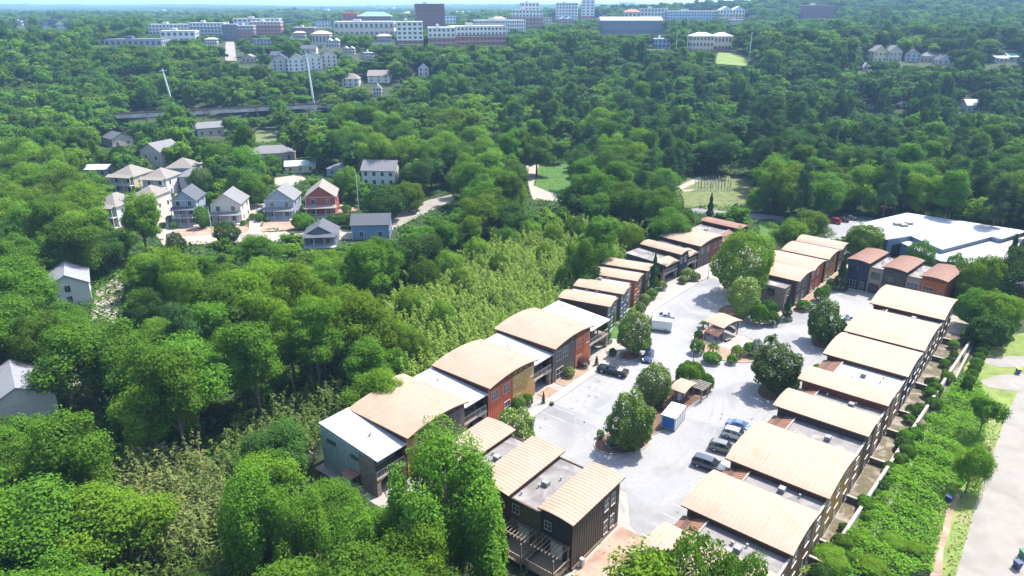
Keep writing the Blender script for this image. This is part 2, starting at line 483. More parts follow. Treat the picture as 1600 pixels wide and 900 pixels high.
gsheet('clay_yard', [(406, 362), (414, 342), (464, 340), (466, 358)], 0.03, M_clay)
gsheet('clay_yard', [(478, 342), (548, 338), (560, 326), (528, 318), (478, 322)], 0.035, M_clay)
gsheet('side_lawn', [(300, 350), (315, 335), (330, 345), (335, 358)], 0.04, M_grass)
gsheet('gravel_drive', [(150, 455), (190, 425), (196, 440), (188, 478), (178, 508), (138, 508)], 0.05, M_gravel)
gsheet('gravel_drive', [(98, 580), (128, 574), (134, 604), (104, 606)], 0.05, M_gravel)
gsheet('back_lawn', [(104, 612), (140, 604), (164, 650), (140, 690), (95, 690)], 0.03, mat('thin_lawn', (0.12, 0.11, 0.045), .95, .4, .5, world=True))
gsheet('driveway', [(428, 278), (470, 272), (478, 280), (455, 292), (430, 290)], 0.05, M_gravel)
# the path, lawn and meadow beyond the bamboo
gsheet('lawn_slope', [(842, 258), (905, 255), (952, 262), (952, 302), (880, 312), (836, 292)], 0.03, M_lush, clear=False, keep=False)
keep_clear([(842, 258), (884, 257), (888, 284), (870, 300), (838, 290)], 300)
NO_TREES.append([G(u, v) for u, v in ((842, 258), (890, 257), (900, 290), (875, 306), (836, 292))])
gsheet('gravel_path', [(822, 258), (842, 257), (834, 290), (870, 304), (878, 315), (832, 312), (826, 290)], 0.05, M_gravel)
gsheet('meadow', [(1056, 300), (1068, 278), (1120, 272), (1195, 280), (1215, 300), (1190, 330), (1090, 328), (1055, 322)], 0.03, M_dry, clear=False, keep=False)
keep_clear([(1066, 286), (1085, 277), (1150, 278), (1170, 296), (1165, 312), (1075, 314)], 280)
NO_TREES.append([G(u, v) for u, v in ((1062, 290), (1080, 276), (1155, 276), (1180, 300), (1168, 322), (1070, 322))])
gsheet('gravel_path', [(1058, 292), (1090, 277), (1102, 278), (1066, 296), (1088, 296), (1070, 300)], 0.05, M_gravel)
gsheet('park_road', [(1080, 325), (1150, 331), (1225, 338), (1225, 345), (1150, 339), (1080, 332)], 0.06, M_asph, clear=False)
keep_clear([(1085, 325), (1110, 327), (1110, 335), (1085, 333)], 240)
keep_clear([(1180, 333), (1222, 337), (1222, 345), (1180, 341)], 240)
gsheet('warehouse_parking', [(1284, 352), (1300, 338), (1352, 338), (1390, 346), (1345, 376), (1292, 374)], 0.05, mat('parking_asphalt', (.21, .21, .22), .9, .08, .6, world=True))
gsheet('roadside_lawn', [(1185, 345), (1225, 345), (1250, 372), (1190, 380)], 0.03, M_lush)
keep_clear([(870, 202), (910, 206), (905, 220), (872, 216)], 330)
gsheet('field', [(400, 205), (430, 203), (436, 222), (402, 224)], 0.03, M_dry)

# far sports field on the rise
def draped(name, px, m, off=0.25, n=10):
    poly = [ground(u, v) for u, v in px]
    NO_TREES.append(poly); keep_clear(px, max(p[1] for p in poly))
    xs = [p[0] for p in poly]; ys = [p[1] for p in poly]
    mb = MB(); idx = {}
    for i in range(n + 1):
        for j in range(n + 1):
            u = i / n; v = j / n
            # bilinear patch over the four corners
            a, b, c_, d = poly
            x = (1 - u) * (1 - v) * a[0] + u * (1 - v) * b[0] + u * v * c_[0] + (1 - u) * v * d[0]
            y = (1 - u) * (1 - v) * a[1] + u * (1 - v) * b[1] + u * v * c_[1] + (1 - u) * v * d[1]
            mb.v.append((x, y, float(H(x, y)) + off))
    for i in range(n):
        for j in range(n):
            q = i * (n + 1) + j
            mb.f.append((q, q + n + 1, q + n + 2, q + 1)); mb.m.append(0)
    return struct(name, mb, m)
draped('sports_field', [(1118, 100), (1165, 104), (1180, 90), (1122, 82)], mat('ball_field', (0.13, 0.18, 0.045), .95, .2, .2, world=True))
draped('ascending_street', [(352, 96), (370, 96), (366, 66), (353, 66)], M_road)
draped('far_lawn', [(398, 206), (434, 204), (430, 222), (400, 224)], M_dry)
# ------------------------------------------------------------------ townhouses
M_roof = mat('copper_tan_metal', (0.298, 0.218, 0.158), 0.6, 0.06, 0.5, spec=0.25, stain=(0.28, 0.50, 0.8, (0.25, 0.165, 0.108)))
M_roofr = mat('rust_tan_metal', (0.20, 0.10, 0.065), 0.6, 0.12, 0.5)
M_fascia = mat('brown_fascia', (0.12, 0.055, 0.03), 0.6, 0.15, 2)
M_memb = mat('white_membrane', (0.34, 0.34, 0.338), 0.6, 0.06, 0.4, stain=(0.35, 0.55, 0.8, (0.24, 0.225, 0.21)))
M_gmemb = mat('grey_membrane', (0.135, 0.12, 0.115), 0.7, 0.12, 0.35, stain=(0.3, 0.45, 0.66, (0.25, 0.235, 0.225)))
M_trim = mat('cream_trim', (0.42, 0.37, 0.31), 0.7, 0.1, 2)
M_wood = mat('weathered_timber', (0.20, 0.155, 0.115), 0.8, 0.25, 3)
M_dkwood = mat('dark_timber', (0.075, 0.05, 0.035), 0.8, 0.3, 3)
M_glass = mat('window_glass', (0.03, 0.035, 0.04), 0.08, 0.2, 1, spec=0.8)
M_frame = mat('window_frame', (0.40, 0.38, 0.35), 0.6, 0.05, 2)
M_dframe = mat('dark_window_frame', (0.06, 0.045, 0.035), 0.6, 0.05, 2)
M_brick = brick_mat('brown_brick', (0.17, 0.105, 0.075), (0.24, 0.16, 0.115), (0.25, 0.21, 0.175), 3.2)
M_stone = brick_mat('brown_stone', (0.20, 0.14, 0.10), (0.31, 0.23, 0.17), (0.25, 0.21, 0.17), 1.6)
M_tanbrick = brick_mat('tan_brick', (0.26, 0.185, 0.135), (0.32, 0.24, 0.18), (0.33, 0.29, 0.25), 3.2)
WALLC = dict(aqua=(0.44, 0.52, 0.51), gray=(0.14, 0.115, 0.095), mustard=(0.42, 0.25, 0.07), rust=(0.44, 0.12, 0.04), red=(0.47, 0.115, 0.055),
             brown=(0.09, 0.045, 0.028), dark=(0.05, 0.042, 0.034), navy=(0.035, 0.045, 0.075), blue=(0.07, 0.10, 0.17), olive=(0.13, 0.10, 0.045), drab=(0.10, 0.082, 0.058),
             darkred=(0.17, 0.05, 0.03), moss=(0.075, 0.08, 0.06), umber=(0.16, 0.095, 0.05))
def wallm(k):
    if k == 'brick': return M_brick
    if k == 'stone': return M_stone
    if k == 'tanbrick': return M_tanbrick
    return mat('siding_' + k, tuple(c_ * .82 for c_ in WALLC[k]), 0.75, 0.25, 1.6)

def face_pt(pl, w_, d_, a, o, z):          # a = along the wall, o = outwards
    if pl == 'F': return (a, -o, z)
    if pl == 'B': return (a, d_ + o, z)
    if pl == 'L': return (-o, a, z)
    return (w_ + o, a, z)
def wbox(mb, pl, w_, d_, a0, a1, o0, o1, z0, z1, mi=0):
    p = face_pt(pl, w_, d_, a0, o0, z0); q = face_pt(pl, w_, d_, a1, o1, z1)
    mb.box(min(p[0], q[0]), max(p[0], q[0]), min(p[1], q[1]), max(p[1], q[1]), z0, z1, mi)
def window(t, pl, w_, d_, a, z, ww, hh, fm=None, mull=1, bars=1, name='window'):
    f = MB(); th = 0.06
    wbox(f, pl, w_, d_, a - ww / 2 - th, a - ww / 2, 0.003, 0.09, z, z + hh)
    wbox(f, pl, w_, d_, a + ww / 2, a + ww / 2 + th, 0.003, 0.09, z, z + hh)
    wbox(f, pl, w_, d_, a - ww / 2 - th, a + ww / 2 + th, 0.003, 0.1, z + hh, z + hh + th)
    wbox(f, pl, w_, d_, a - ww / 2 - th - .05, a + ww / 2 + th + .05, 0.003, 0.14, z - th, z)
    for k in range(mull):
        c_ = a - ww / 2 + ww * (k + 1) / (mull + 1)
        wbox(f, pl, w_, d_, c_ - .03, c_ + .03, 0.035, 0.075, z, z + hh)
    for k in range(bars):
        zz = z + hh * (k + 1) / (bars + 1)
        wbox(f, pl, w_, d_, a - ww / 2, a + ww / 2, 0.035, 0.07, zz - .025, zz + .025)
    o = f.build(name, fm or M_frame, t)
    p = MB(); wbox(p, pl, w_, d_, a - ww / 2, a + ww / 2, 0.003, 0.035, z, z + hh)
    p.build('pane', M_glass, o)
    return o
def door(t, pl, w_, d_, a, z, ww, hh, m):
    b = MB(); wbox(b, pl, w_, d_, a - ww / 2, a + ww / 2, 0.003, 0.07, z, z + hh)
    o = b.build('door', m, t)
    f = MB(); th = 0.1
    wbox(f, pl, w_, d_, a - ww / 2 - th, a - ww / 2, 0.003, 0.11, z, z + hh); wbox(f, pl, w_, d_, a + ww / 2, a + ww / 2 + th, 0.003, 0.11, z, z + hh)
    wbox(f, pl, w_, d_, a - ww / 2 - th, a + ww / 2 + th, 0.003, 0.12, z + hh, z + hh + th)
    f.build('door_frame', M_trim, o)
    return o

def prof_z(x, w_, zl, zp, zr, xp):
    t = x / w_
    if t < xp: return zp - (zp - zl) * ((xp - t) / xp) ** 2
    return zp - (zp - zr) * ((t - xp) / (1 - xp)) ** 2
LITE = set()
def battens(t, w_, d_, top, mats_side, step=0.55):
    for pl, m in mats_side.items():
        mb = MB(); ln = w_ if pl in 'FB' else d_
        n = int(ln / step)
        for k in range(n + 1):
            a = .05 + k * (ln - .1) / n
            zt = top(a if pl in 'FB' else (0 if pl == 'L' else w_)) - .32
            wbox(mb, pl, w_, d_, a - .035, a + .035, 0.002, 0.045, 0.05, zt)
        mb.build('batten', m, t, kind='stuff')

def arch_house(fr, x0, x1, label, front='gray', side='brown', back='umber', d=12.0, zl=7.3, zp=8.0, zr=7.35, xp=0.52, near_left=True,
               notch=0, split=None, wins=(), bwins=True, roofm=None, truss=True, lwins=(), bat='LFRB', y0=0.0, group='arched-roof townhouses', seams=True):
    w_ = x1 - x0
    if not near_left: zl, zr, xp = zr, zl, 1 - xp
    p = loc(fr, x0, y0)
    t = thing('townhouse', label, 'townhouse', (p[0], p[1], 0), R(fr[1]), group)
    N = 14
    top = lambda x: prof_z(min(max(x, 0), w_), w_, zl, zp, zr, xp)
    prof = [(0, 0)] + [(w_, 0)] + [(w_ * (N - i) / N, top(w_ * (N - i) / N) - .12) for i in range(N + 1)]
    wm = MB(); wm.prism_y(prof, 0, d, (0, 1, 2))
    wm.build('wall', [wallm(front), wallm(back), wallm(side)], t)
    if split:                                 # second cladding colour over part of the front
        a0, a1, key = split
        mb = MB(); K = 8
        pr = [(a0, .05), (a1, .05)] + [(a1 + (a0 - a1) * i / K, top(a1 + (a0 - a1) * i / K) - .2) for i in range(K + 1)]
        mb.prism_y(pr, -0.07, 0.0); mb.build('front_cladding', wallm(key), t)
    # roof shell
    ov = 0.35; th = 0.2
    xs = [-ov + (w_ + 2 * ov) * i / 20 for i in range(21)]
    def ext(x):
        if x < 0: return top(0) + (top(.01) - top(0)) / .01 * x
        if x > w_: return top(w_) + (top(w_) - top(w_ - .01)) / .01 * (x - w_)
        return top(x)
    rb = MB()
    pieces = [(xs, d + .45)] if not notch else [([x for x in xs if x <= w_ * notch] + [w_ * notch], d + .4), ([w_ * notch] + [x for x in xs if x > w_ * notch], d + 1.9)]
    for px_, yb in pieces:
        outl = [(x, ext(x)) for x in px_] + [(x, ext(x) + th) for x in reversed(px_)]
        n = len(outl); h = n // 2
        o = len(rb.m); rb.prism_y(outl, -0.8, yb)
        for i in range(n): rb.m[o + 2 + i] = 0 if h <= i < n - 1 else 1
        rb.m[o] = 1; rb.m[o + 1] = 1
    rf = rb.build('roof', [roofm or M_roof, M_fascia], t)
    if seams:
        sb = MB(); k = 0; y = -0.5
        while y < d + .3:
            for a, b in zip(xs[::2][:-1], xs[::2][1:]):
                sb.bar((a, y, ext(a) + th + .012), (b, y, ext(b) + th + .012), 0.07, 0.045)
            y += 0.62
        sb.build('seam', roofm or M_roof, rf, kind='stuff')
    if notch:
        mb = MB(); mb.prism_y([(w_ * notch, 0), (w_, 0), (w_, top(w_) - .12), (w_ * notch, top(w_ * notch) - .12)], d + .003, d + 1.5)
        mb.build('rear_bay', wallm(back), t)
    if truss:
        tb_ = MB(); K = max(4, int(w_ / 1.5)); zc = min(zl, zr) - .55
        for i in range(K):
            a = .3 + (w_ - .6) * i / K; b = .3 + (w_ - .6) * (i + 1) / K; m_ = (a + b) / 2
            ca, cb = max(zc, top(a) - 1.35), max(zc, top(b) - 1.35)
            tb_.bar((a, -.25, ca), (b, -.25, cb), .12); tb_.bar((a, -.25, ca), (m_, -.25, top(m_) - .1), .1); tb_.bar((m_, -.25, top(m_) - .1), (b, -.25, cb), .1)
            tb_.bar((a, -.25, top(a) - .08), (b, -.25, top(b) - .08), .12)
        tb_.build('truss', M_dkwood, t)
    for wn_ in wins: window(t, 'F', w_, d, *wn_)
    if bwins:
        nb = max(1, int(w_ / 3.4))
        for k in range(nb):
            a = w_ * (k + .5) / nb
            window(t, 'B', w_, d, a, 4.3, 1.5, 1.6, M_frame, 1, 1)
            door(t, 'B', w_, d, a - .3, 0.25, 1.5, 2.1, M_glass)
    for (pl, *wn_) in lwins: window(t, pl, w_, d, *wn_)
    sides = {}
    if 'L' in bat: sides['L'] = wallm(side)
    if 'R' in bat: sides['R'] = wallm(side)
    if 'B' in bat: sides['B'] = wallm(back)
    if 'F' in bat and front not in ('brick', 'stone', 'tanbrick'): sides['F'] = wallm(front)
    battens(t, w_, d, top, sides)
    return t

def flat_house(fr, x0, x1, label, zt=6.2, d=11.6, front='tanbrick', side='brown', back='umber', roofm=None, shed=False, wins=(), garage=False, y0=0.4, parapet=0.22, bwin=True, group='flat-roof townhouses', lwins=()):
    w_ = x1 - x0
    p = loc(fr, x0, y0)
    t = thing('townhouse', label, 'townhouse', (p[0], p[1], 0), R(fr[1]), group)
    g = 0.012
    wm = MB(); wm.prism_y([(g, 0), (w_ - g, 0), (w_ - g, zt), (g, zt)], 0, d, (0, 1, 2))
    wm.build('wall', [wallm(front), wallm(back), wallm(side)], t)
    ys = 2.4 if shed else 0.02
    rb = MB(); rb.box(.03, w_ - .03, ys, d - .1, zt + .005, zt + .07)
    rf = rb.build('roof', roofm or M_gmemb, t)
    pb = MB(); pb.box(.02, w_ - .02, d - .1, d + .12, zt + .003, zt + parapet)
    if not shed: pb.box(.02, w_ - .02, -.15, .02, zt + .003, zt + parapet)
    pb.build('parapet', M_trim if shed else M_dkwood, t)
    for k in range(3 if w_ > 2.5 else 1):
        vx, vy = rng.uniform(.4, w_ - .4), rng.uniform(3.2, d - 1)
        MB().tube([(vx, vy, zt + .06), (vx, vy, zt + .5), (vx, vy, zt + .52), (vx, vy, zt + .6)], [.09, .09, .15, .15], 8).build('vent_pipe', M_kerb, t)
    if w_ > 3.4:
        vx, vy = w_ * rng.uniform(.3, .6), d * rng.uniform(.45, .7)
        MB().box(vx - .45, vx + .45, vy - .4, vy + .4, zt + .075, zt + .75).build('cooling_unit', mat('grey_unit', (.20, .20, .20), .6, .1, 2), t)
    if shed:
        sb = MB(); sb.prism_y([(.02, 0), (w_ - .02, 0), (w_ - .02, .1), (.02, .1)], 0, 1)
        vv = []
        for x, y, z in sb.v:
            yy = -.9 + 3.2 * y; vv.append((x, yy, zt - .55 + .9 * y + z))
        sb.v = vv; sh = sb.build('front_roof', M_roofr, t)
        rb2 = MB(); n = int(w_ / .45)
        for k in range(1, n):
            x = w_ * k / n; rb2.bar((x, -.88, zt - .43), (x, 2.25, zt + .46), .06, .05)
        rb2.build('seam', M_roofr, sh, kind='stuff')
        cb = MB(); cb.box(.02, w_ - .02, 2.31, 2.43, zt + .07, zt + .48); cb.build('roof_curb', M_trim, t)
    if garage:
        gb = MB(); wbox(gb, 'F', w_, d, .5, min(w_ - .5, 3.2), .003, .06, .03, 2.4); gd = gb.build('garage_door', mat('dark_garage_door', (.05, .035, .03), .6, .2, 2), t)
        lb = MB()
        for k in range(4): wbox(lb, 'F', w_, d, .55, min(w_ - .55, 3.15), .06, .075, .1 + k * .58, .58 + k * .58)
        lb.build('door_panel', mat('dark_garage_panel', (.07, .05, .04), .6, .2, 2), gd, kind='stuff')
    for wn_ in wins: window(t, 'F', w_, d, *wn_)
    for (pl, *wn_) in lwins: window(t, pl, w_, d, *wn_)
    if bwin:
        window(t, 'B', w_, d, w_ / 2, 3.9, 1.4, 1.5)
        door(t, 'B', w_, d, w_ / 2, .25, 1.5, 2.1, M_glass)
    return t

def balcony_house(fr, x0, x1, label, zb=6.7, zf=6.1, d=12.0, side='brown', roofm=None, end=None, tanfold=0, y0=0.3, zfl=3.05, group='balcony townhouses'):
    w_ = x1 - x0
    p = loc(fr, x0, y0)
    t = thing('townhouse', label, 'townhouse', (p[0], p[1], 0), R(fr[1]), group)
    yr = 2.3; g = 0.012
    def zt(y): return zf + (zb - zf) * (y / d)
    wm = MB()
    wm.add([(g, yr, 0), (w_ - g, yr, 0), (w_ - g, d, 0), (g, d, 0), (g, yr, zt(yr) - .1), (w_ - g, yr, zt(yr) - .1), (w_ - g, d, zb - .1), (g, d, zb - .1)],
           [(4, 5, 6, 7), (0, 1, 5, 4), (1, 2, 6, 5), (2, 3, 7, 6), (3, 0, 4, 7)])
    wm.build('wall', wallm(side if not end else end), t)
    rb = MB()
    rb.add([(0, -.5, zt(-.5)), (w_, -.5, zt(-.5)), (w_, d + .3, zt(d + .3)), (0, d + .3, zt(d + .3)), (0, -.5, zt(-.5) + .14), (w_, -.5, zt(-.5) + .14), (w_, d + .3, zt(d + .3) + .14), (0, d + .3, zt(d + .3) + .14)],
           [(0, 3, 2, 1), (4, 5, 6, 7), (0, 1, 5, 4), (1, 2, 6, 5), (2, 3, 7, 6), (3, 0, 4, 7)])
    rb.build('roof', roofm or M_memb, t)
    for k in range(2):
        vx, vy = rng.uniform(.5, w_ - .5), rng.uniform(4, d - 1); vz = zt(vy) + .14
        MB().tube([(vx, vy, vz), (vx, vy, vz + .4), (vx, vy, vz + .5)], [.1, .1, .16], 8).build('vent_pipe', M_kerb, t)
    if tanfold:
        fb = MB(); a = zt(-.6) + .18
        fb.add([(-.15, -.9, a - .35), (w_ + .15, -.9, a - .35), (w_ + .15, tanfold, a + .30), (-.15, tanfold, a + .30), (w_ / 2, -.9, a + .35), (w_ / 2, tanfold, a + .45)], [(0, 4, 5, 3), (4, 1, 2, 5), (0, 1, 4), (3, 5, 2)])
        fb.build('front_roof', M_roof, t)
    fl = MB(); fl.box(.05, w_ - .05, -.1, yr - .01, zfl - .25, zfl); ba = fl.build('balcony', M_wood, t)
    rl = MB(); rl.bar((.1, -.02, zfl + 1.0), (w_ - .1, -.02, zfl + 1.0), .1, .08); rl.bar((.1, -.02, zfl + .15), (w_ - .1, -.02, zfl + .15), .07, .06)
    n = int(w_ / .35)
    for k in range(n + 1):
        x = .12 + (w_ - .24) * k / n; rl.bar((x, -.02, zfl), (x, -.02, zfl + 1.0), .045 if k % 4 else .1)
    rl.build('railing', M_trim, ba)
    fs = MB(); fs.box(.0, w_, -.18, -.105, zfl - .3, zfl + .06); fs.build('balcony_beam', M_trim, ba)
    for x in (.2, w_ / 2, w_ - .2):
        pb = MB(); pb.box(x - .09, x + .09, .12, .3, zfl, zt(.2)); pb.build('post', M_dkwood, t)
    for x in (.35, w_ - .35):
        pb = MB(); pb.box(x - .35, x + .35, -.1, .6, 0, zfl - .26); pb.build('pier', M_stone, t)
    # arched lintel between the piers
    ab = MB(); K = 10; a0, a1 = .71, w_ - .71
    pts = [(a0 + (a1 - a0) * i / K, zfl - .35 - .75 * abs(2 * i / K - 1) ** 2.2) for i in range(K + 1)]
    ab.prism_y(pts + [(a1, zfl - .27), (a0, zfl - .27)], .02, .45); ab.build('arch', M_stone, t)
    nw = max(1, int(w_ / 2.4))
    for k in range(nw):
        o = window(t, 'F', w_, d, w_ * (k + .5) / nw, zfl + .35, 1.3, 1.9, M_frame, 1, 1)
        o.location = (0, yr, 0)
    gb = MB(); gb.box(.9, w_ - .9, yr - .06, yr - .005, .05, 2.3); gb.build('garage_door', mat('dark_garage_door', (.05, .035, .03), .6, .2, 2), t)
    return t

wpair = lambda w_, z=4.6: [(w_ * .22, z, 1.7, 1.5, None, 2, 1), (w_ * .72, z, 1.7, 1.5, None, 2, 1)]
S = 1.014
# --- row A
te = balcony_house(FA, -5.6 * S, -0.05, 'pale aqua sided end townhouse with white roof and stone corner', zb=7.3, zf=6.1, end='aqua')
sb = MB(); sb.box(-.1, 0.0, 0.05, 3.4, 0, 6.1); sb.build('stone_corner', M_stone, te)
for y_, z_ in ((4.2, 4.6), (9.6, 5.0)):
    window(te, 'L', 5.6, 12, y_, z_, 2.0, .45, M_dframe, 0, 0)
window(te, 'L', 5.6, 12, 4.6, .5, 2.2, 1.9, M_dframe, 1, 0)
hb = MB(); hb.box(-1.9, -.1, 3.2, 5.6, 2.5, 2.62); hb.build('door_hood', M_roofr, te)
bb = MB(); bb.tube([(-.1, 12.1, 2.2), (-1.0, 12.9, 2.2), (-1.0, 14.0, 2.2), (.3, 14.6, 2.2)], [.09] * 4); bb.build('deck_rail', M_trim, te)
ab_ = MB()
n_ = 21
for k in range(n_): ab_.box(-.045, 0.008, 3.5 + k * .41, 3.56 + k * .41, .05, 6.3 + k * .03)
ab_.build('batten', wallm('aqua'), te, kind='stuff')
arch_house(FA, 0, 12.3 * S, 'grey and mustard townhouse with wide arched tan roof next to aqua end house', 'mustard', 'brown', 'dark', notch=.45, split=(8.2, 12.3, 'gray'), wins=[(6.9, 4.4, 1.2, 2.0), (3, 4.4, 1.6, 1.5, None, 2)])
balcony_house(FA, 12.35 * S, 17.9 * S, 'white-roofed balcony townhouse with white car beneath it')
arch_house(FA, 18 * S, 30.3 * S, 'townhouse with red near half and mustard far half under arched tan roof', 'red', 'brown', 'dark', split=(6.4, 12.4, 'mustard'),
           wins=[(1.6, 4.3, 1.8, 1.6, None, 2), (4.7, 4.3, 1.5, 1.6), (7.8, 4.3, 1.5, 1.7), (11.2, 4.4, 1.9, 1.8, None, 2), (4.9, .3, 1.5, 2.2), (8.1, .4, 1.2, 2.0)])
balcony_house(FA, 30.35 * S, 35.9 * S, 'white-roofed balcony townhouse beside shrubs and stone arch')
arch_house(FA, 36 * S, 48.2 * S, 'grey-brown townhouse with bright orange far half opposite black pickup', 'gray', 'brown', 'dark', d=13.2, notch=.0, split=(7.4, 12.3, 'rust'),
           wins=[(1.8, 4.2, 1.6, 1.8, None, 2), (4.0, 4.2, 1.4, 1.8), (8.6, 4.3, 1.7, 1.7), (11.2, 4.2, 1.5, 2.0), (8.6, .6, 1.7, 1.9), (2.2, .2, 2.2, 2.2)])
balcony_house(FA, 48.3 * S, 55.4 * S, 'white-roofed balcony townhouse behind conifers at end of long row', zb=6.9)
# --- stepped block beyond
cols = [('blue', 'brown', 'brown-walled townhouse with tan roof and blue front, first of the stepped four'), ('blue', 'umber', 'blue-fronted townhouse with tan roof, second of the stepped four'),
        ('rust', 'rust', 'rust-orange townhouse, third of the stepped four'), ('olive', 'umber', 'olive-brown townhouse at far end of the stepped four')]
for k, (f_, s_, lb) in enumerate(cols):
    x = [0, 7.9, 17.0, 24.6][k]; wd = [4.6, 4.8, 4.6, 4.6][k]
    arch_house(FA4, x, x + wd, lb, f_, s_, 'dark', d=10.6, zl=6.6, zp=6.95, zr=6.65, wins=[(1.2, 4.2, 1.2, 1.6), (3.3, 4.2, 1.2, 1.6), (1.2, .9, 1.2, 1.8), (3.3, .9, 1.2, 1.8)], truss=False, bwins=False, y0=-.3 * k, group='stepped townhouses')
    if k < 3:
        x2 = [7.9, 17.0, 24.6][k]
        flat_house(FA4, x + wd + .02, x2 - .02, ['pale flat-roofed link house with white balcony before blue front', 'pale flat-roofed link house before rust-orange townhouse', 'pale flat-roofed link house before olive townhouse'][k], zt=6.0, d=10.2, front='tanbrick', side='brown', roofm=M_memb, bwin=False, wins=[(1.6, 4.0, 1.6, 1.5), (1.6, .3, 1.5, 2.1)], group='link houses', y0=-.3 * k + .4)
# --- far block
Q = 1.04
t5 = balcony_house(FA5, -6.2 * Q, -.05, 'dark townhouse with tan-gabled balcony and stone arches', zb=5.2, zf=4.9, d=11.5, side='navy', tanfold=2.6, zfl=2.5, roofm=M_gmemb)
arch_house(FA5, 0, 4.0 * Q, 'narrow navy townhouse with arched tan roof', 'navy', 'dark', 'dark', d=11.5, zl=6.3, zp=6.7, zr=6.4, wins=[(1.1, 3.6, 1.0, 1.6), (2.9, 3.6, 1.0, 1.6)], truss=False, bwins=False)
balcony_house(FA5, 4.05 * Q, 8.8 * Q, 'balcony townhouse with tan-gabled roof between navy and brown houses', zb=5.3, zf=4.9, d=11, tanfold=2.6, zfl=2.5, roofm=M_gmemb)
arch_house(FA5, 8.9 * Q, 20.6 * Q, 'wide brown and dark red townhouse with arched pinkish roof', 'gray', 'dark', 'dark', d=11.8, zl=6.3, zp=7.1, zr=6.4, split=(6.2, 12.1, 'darkred'), wins=[(2, 3.8, 1.5, 1.5), (5, 3.8, 1.5, 1.5), (8.5, 3.8, 1.5, 1.5), (11, 3.8, 1.2, 1.5)], bwins=False, notch=.5)
flat_house(FA5, 20.7 * Q, 29.6 * Q, 'grey flat-roofed townhouse with tan front roof beside dark end house', zt=5.2, d=11, front='gray', shed=True, bwin=False)
arch_house(FA5, 29.7 * Q, 33.6 * Q, 'black townhouse with rusty arched roof at far end of the estate', 'dark', 'dark', 'dark', d=11.8, zl=6.3, zp=6.6, zr=6.4, truss=False, bwins=False, roofm=M_roofr)
# --- row B, backs towards the camera
def deck(t, x0, x1, d_, zf=1.0):
    db = MB(); n = int((x1 - x0) / .3)
    fb = MB(); fb.box(x0, x1, d_ + .05, d_ + 3.6, zf - .2, zf); dk = fb.build('deck', M_wood, t)
    for x in (x0 + .1, x1 - .1):
        for y in (d_ + .4, d_ + 3.5):
            MB().box(x - .08, x + .08, y - .08, y + .08, -.6, zf + (3.0 if y < d_ + 2 or x < x0 + 1 else 1.1)).build('post', M_wood, dk)
    rb = MB()
    for a, b in (((x0, d_ + 3.55), (x1, d_ + 3.55)), ((x0 + .03, d_ + .1), (x0 + .03, d_ + 3.5)), ((x1 - .03, d_ + .1), (x1 - .03, d_ + 3.5))):
        rb.bar((*a, zf + 1.05), (*b, zf + 1.05), .14, .06); rb.bar((*a, zf + .2), (*b, zf + .2), .06, .06)
        L = math.dist(a, b); m_ = int(L / .4)
        for i in range(m_ + 1):
            q = (a[0] + (b[0] - a[0]) * i / m_, a[1] + (b[1] - a[1]) * i / m_); rb.bar((*q, zf), (*q, zf + 1.05), .05)
    rb.build('railing', M_wood, dk)
    pg = MB(); pg.bar((x0, d_ + 2.4, zf + 2.55), (x1, d_ + 2.4, zf + 2.55), .1, .2); pg.bar((x0, d_ + .2, zf + 2.55), (x1, d_ + .2, zf + 2.55), .1, .2)
    po = pg.build('pergola', M_wood, t)
    for i in range(8):
        x = x0 + .15 + (x1 - x0 - .3) * i / 7
        MB().bar((x, d_ + .06, zf + 2.74), (x, d_ + 2.9, zf + 2.74), .07, .16).build('rafter', M_wood, po)
b3 = arch_house(FB, 0.35, 4.95, 'dark olive board-and-batten end townhouse with tan arched roof and rear deck', 'dark', 'drab', 'dark', d=11.0, zl=7.3, zp=7.52, zr=7.38, xp=.6, truss=False, bwins=False, near_left=True,
                lwins=[('L', 1.6, 4.4, .9, 1.7), ('L', 3.2, 4.4, .9, 1.7), ('L', 1.6, .8, .9, 1.9), ('L', 3.2, .8, .9, 1.9), ('B', 3.6, 4.6, .9, 1.2)])
door(b3, 'B', 4.6, 11, 2.2, 1.05, 1.6, 2.1, mat('white_door', (.6, .62, .62), .5, .05, 2)); deck(b3, .2, 4.3, 11)
fb2 = MB(); fb2.box(-.12, -.002, .1, 10.9, 0, .45); fb2.build('foundation', M_brick, b3)
mb_ = MB(); mb_.box(-.8, -.3, 9.2, 9.7, 0, 1.3); mb_.build('meter_box', M_frame, b3)
b2 = flat_house(FB, 5.0, 9.85, 'olive-mustard townhouse with grey flat roof and pergola deck', zt=6.5, d=11.0, front='olive', side='brown', back='olive', bwin=False, y0=.1, lwins=[('B', 3.9, 4.7, 1.0, 1.2)])
door(b2, 'B', 4.8, 11, 2.6, 1.05, 1.6, 2.1, mat('white_door', (.6, .62, .62), .5, .05, 2)); deck(b2, .3, 4.4, 11)
b1 = arch_house(FB, 9.9, 15.0, 'dark red townhouse with tan arched roof half hidden by vine-clad tree', 'darkred', 'darkred', 'darkred', d=11.4, zl=7.3, zp=7.52, zr=7.38, xp=.6, truss=False, bwins=False)
deck(b1, .6, 4.5, 11.4)
flat_house(FB, 15.05, 18.6, 'grey flat-roofed townhouse with white parapet behind vine-clad tree', zt=6.5, d=10.6, front='olive', back='olive', bwin=False, y0=.1)
arch_house(FB, 18.65, 23.4, 'townhouse with tan arched roof closest to the parked white car', 'rust', 'brown', 'darkred', d=11, zl=7.2, zp=7.42, zr=7.28, xp=.6, truss=False, bwins=False)
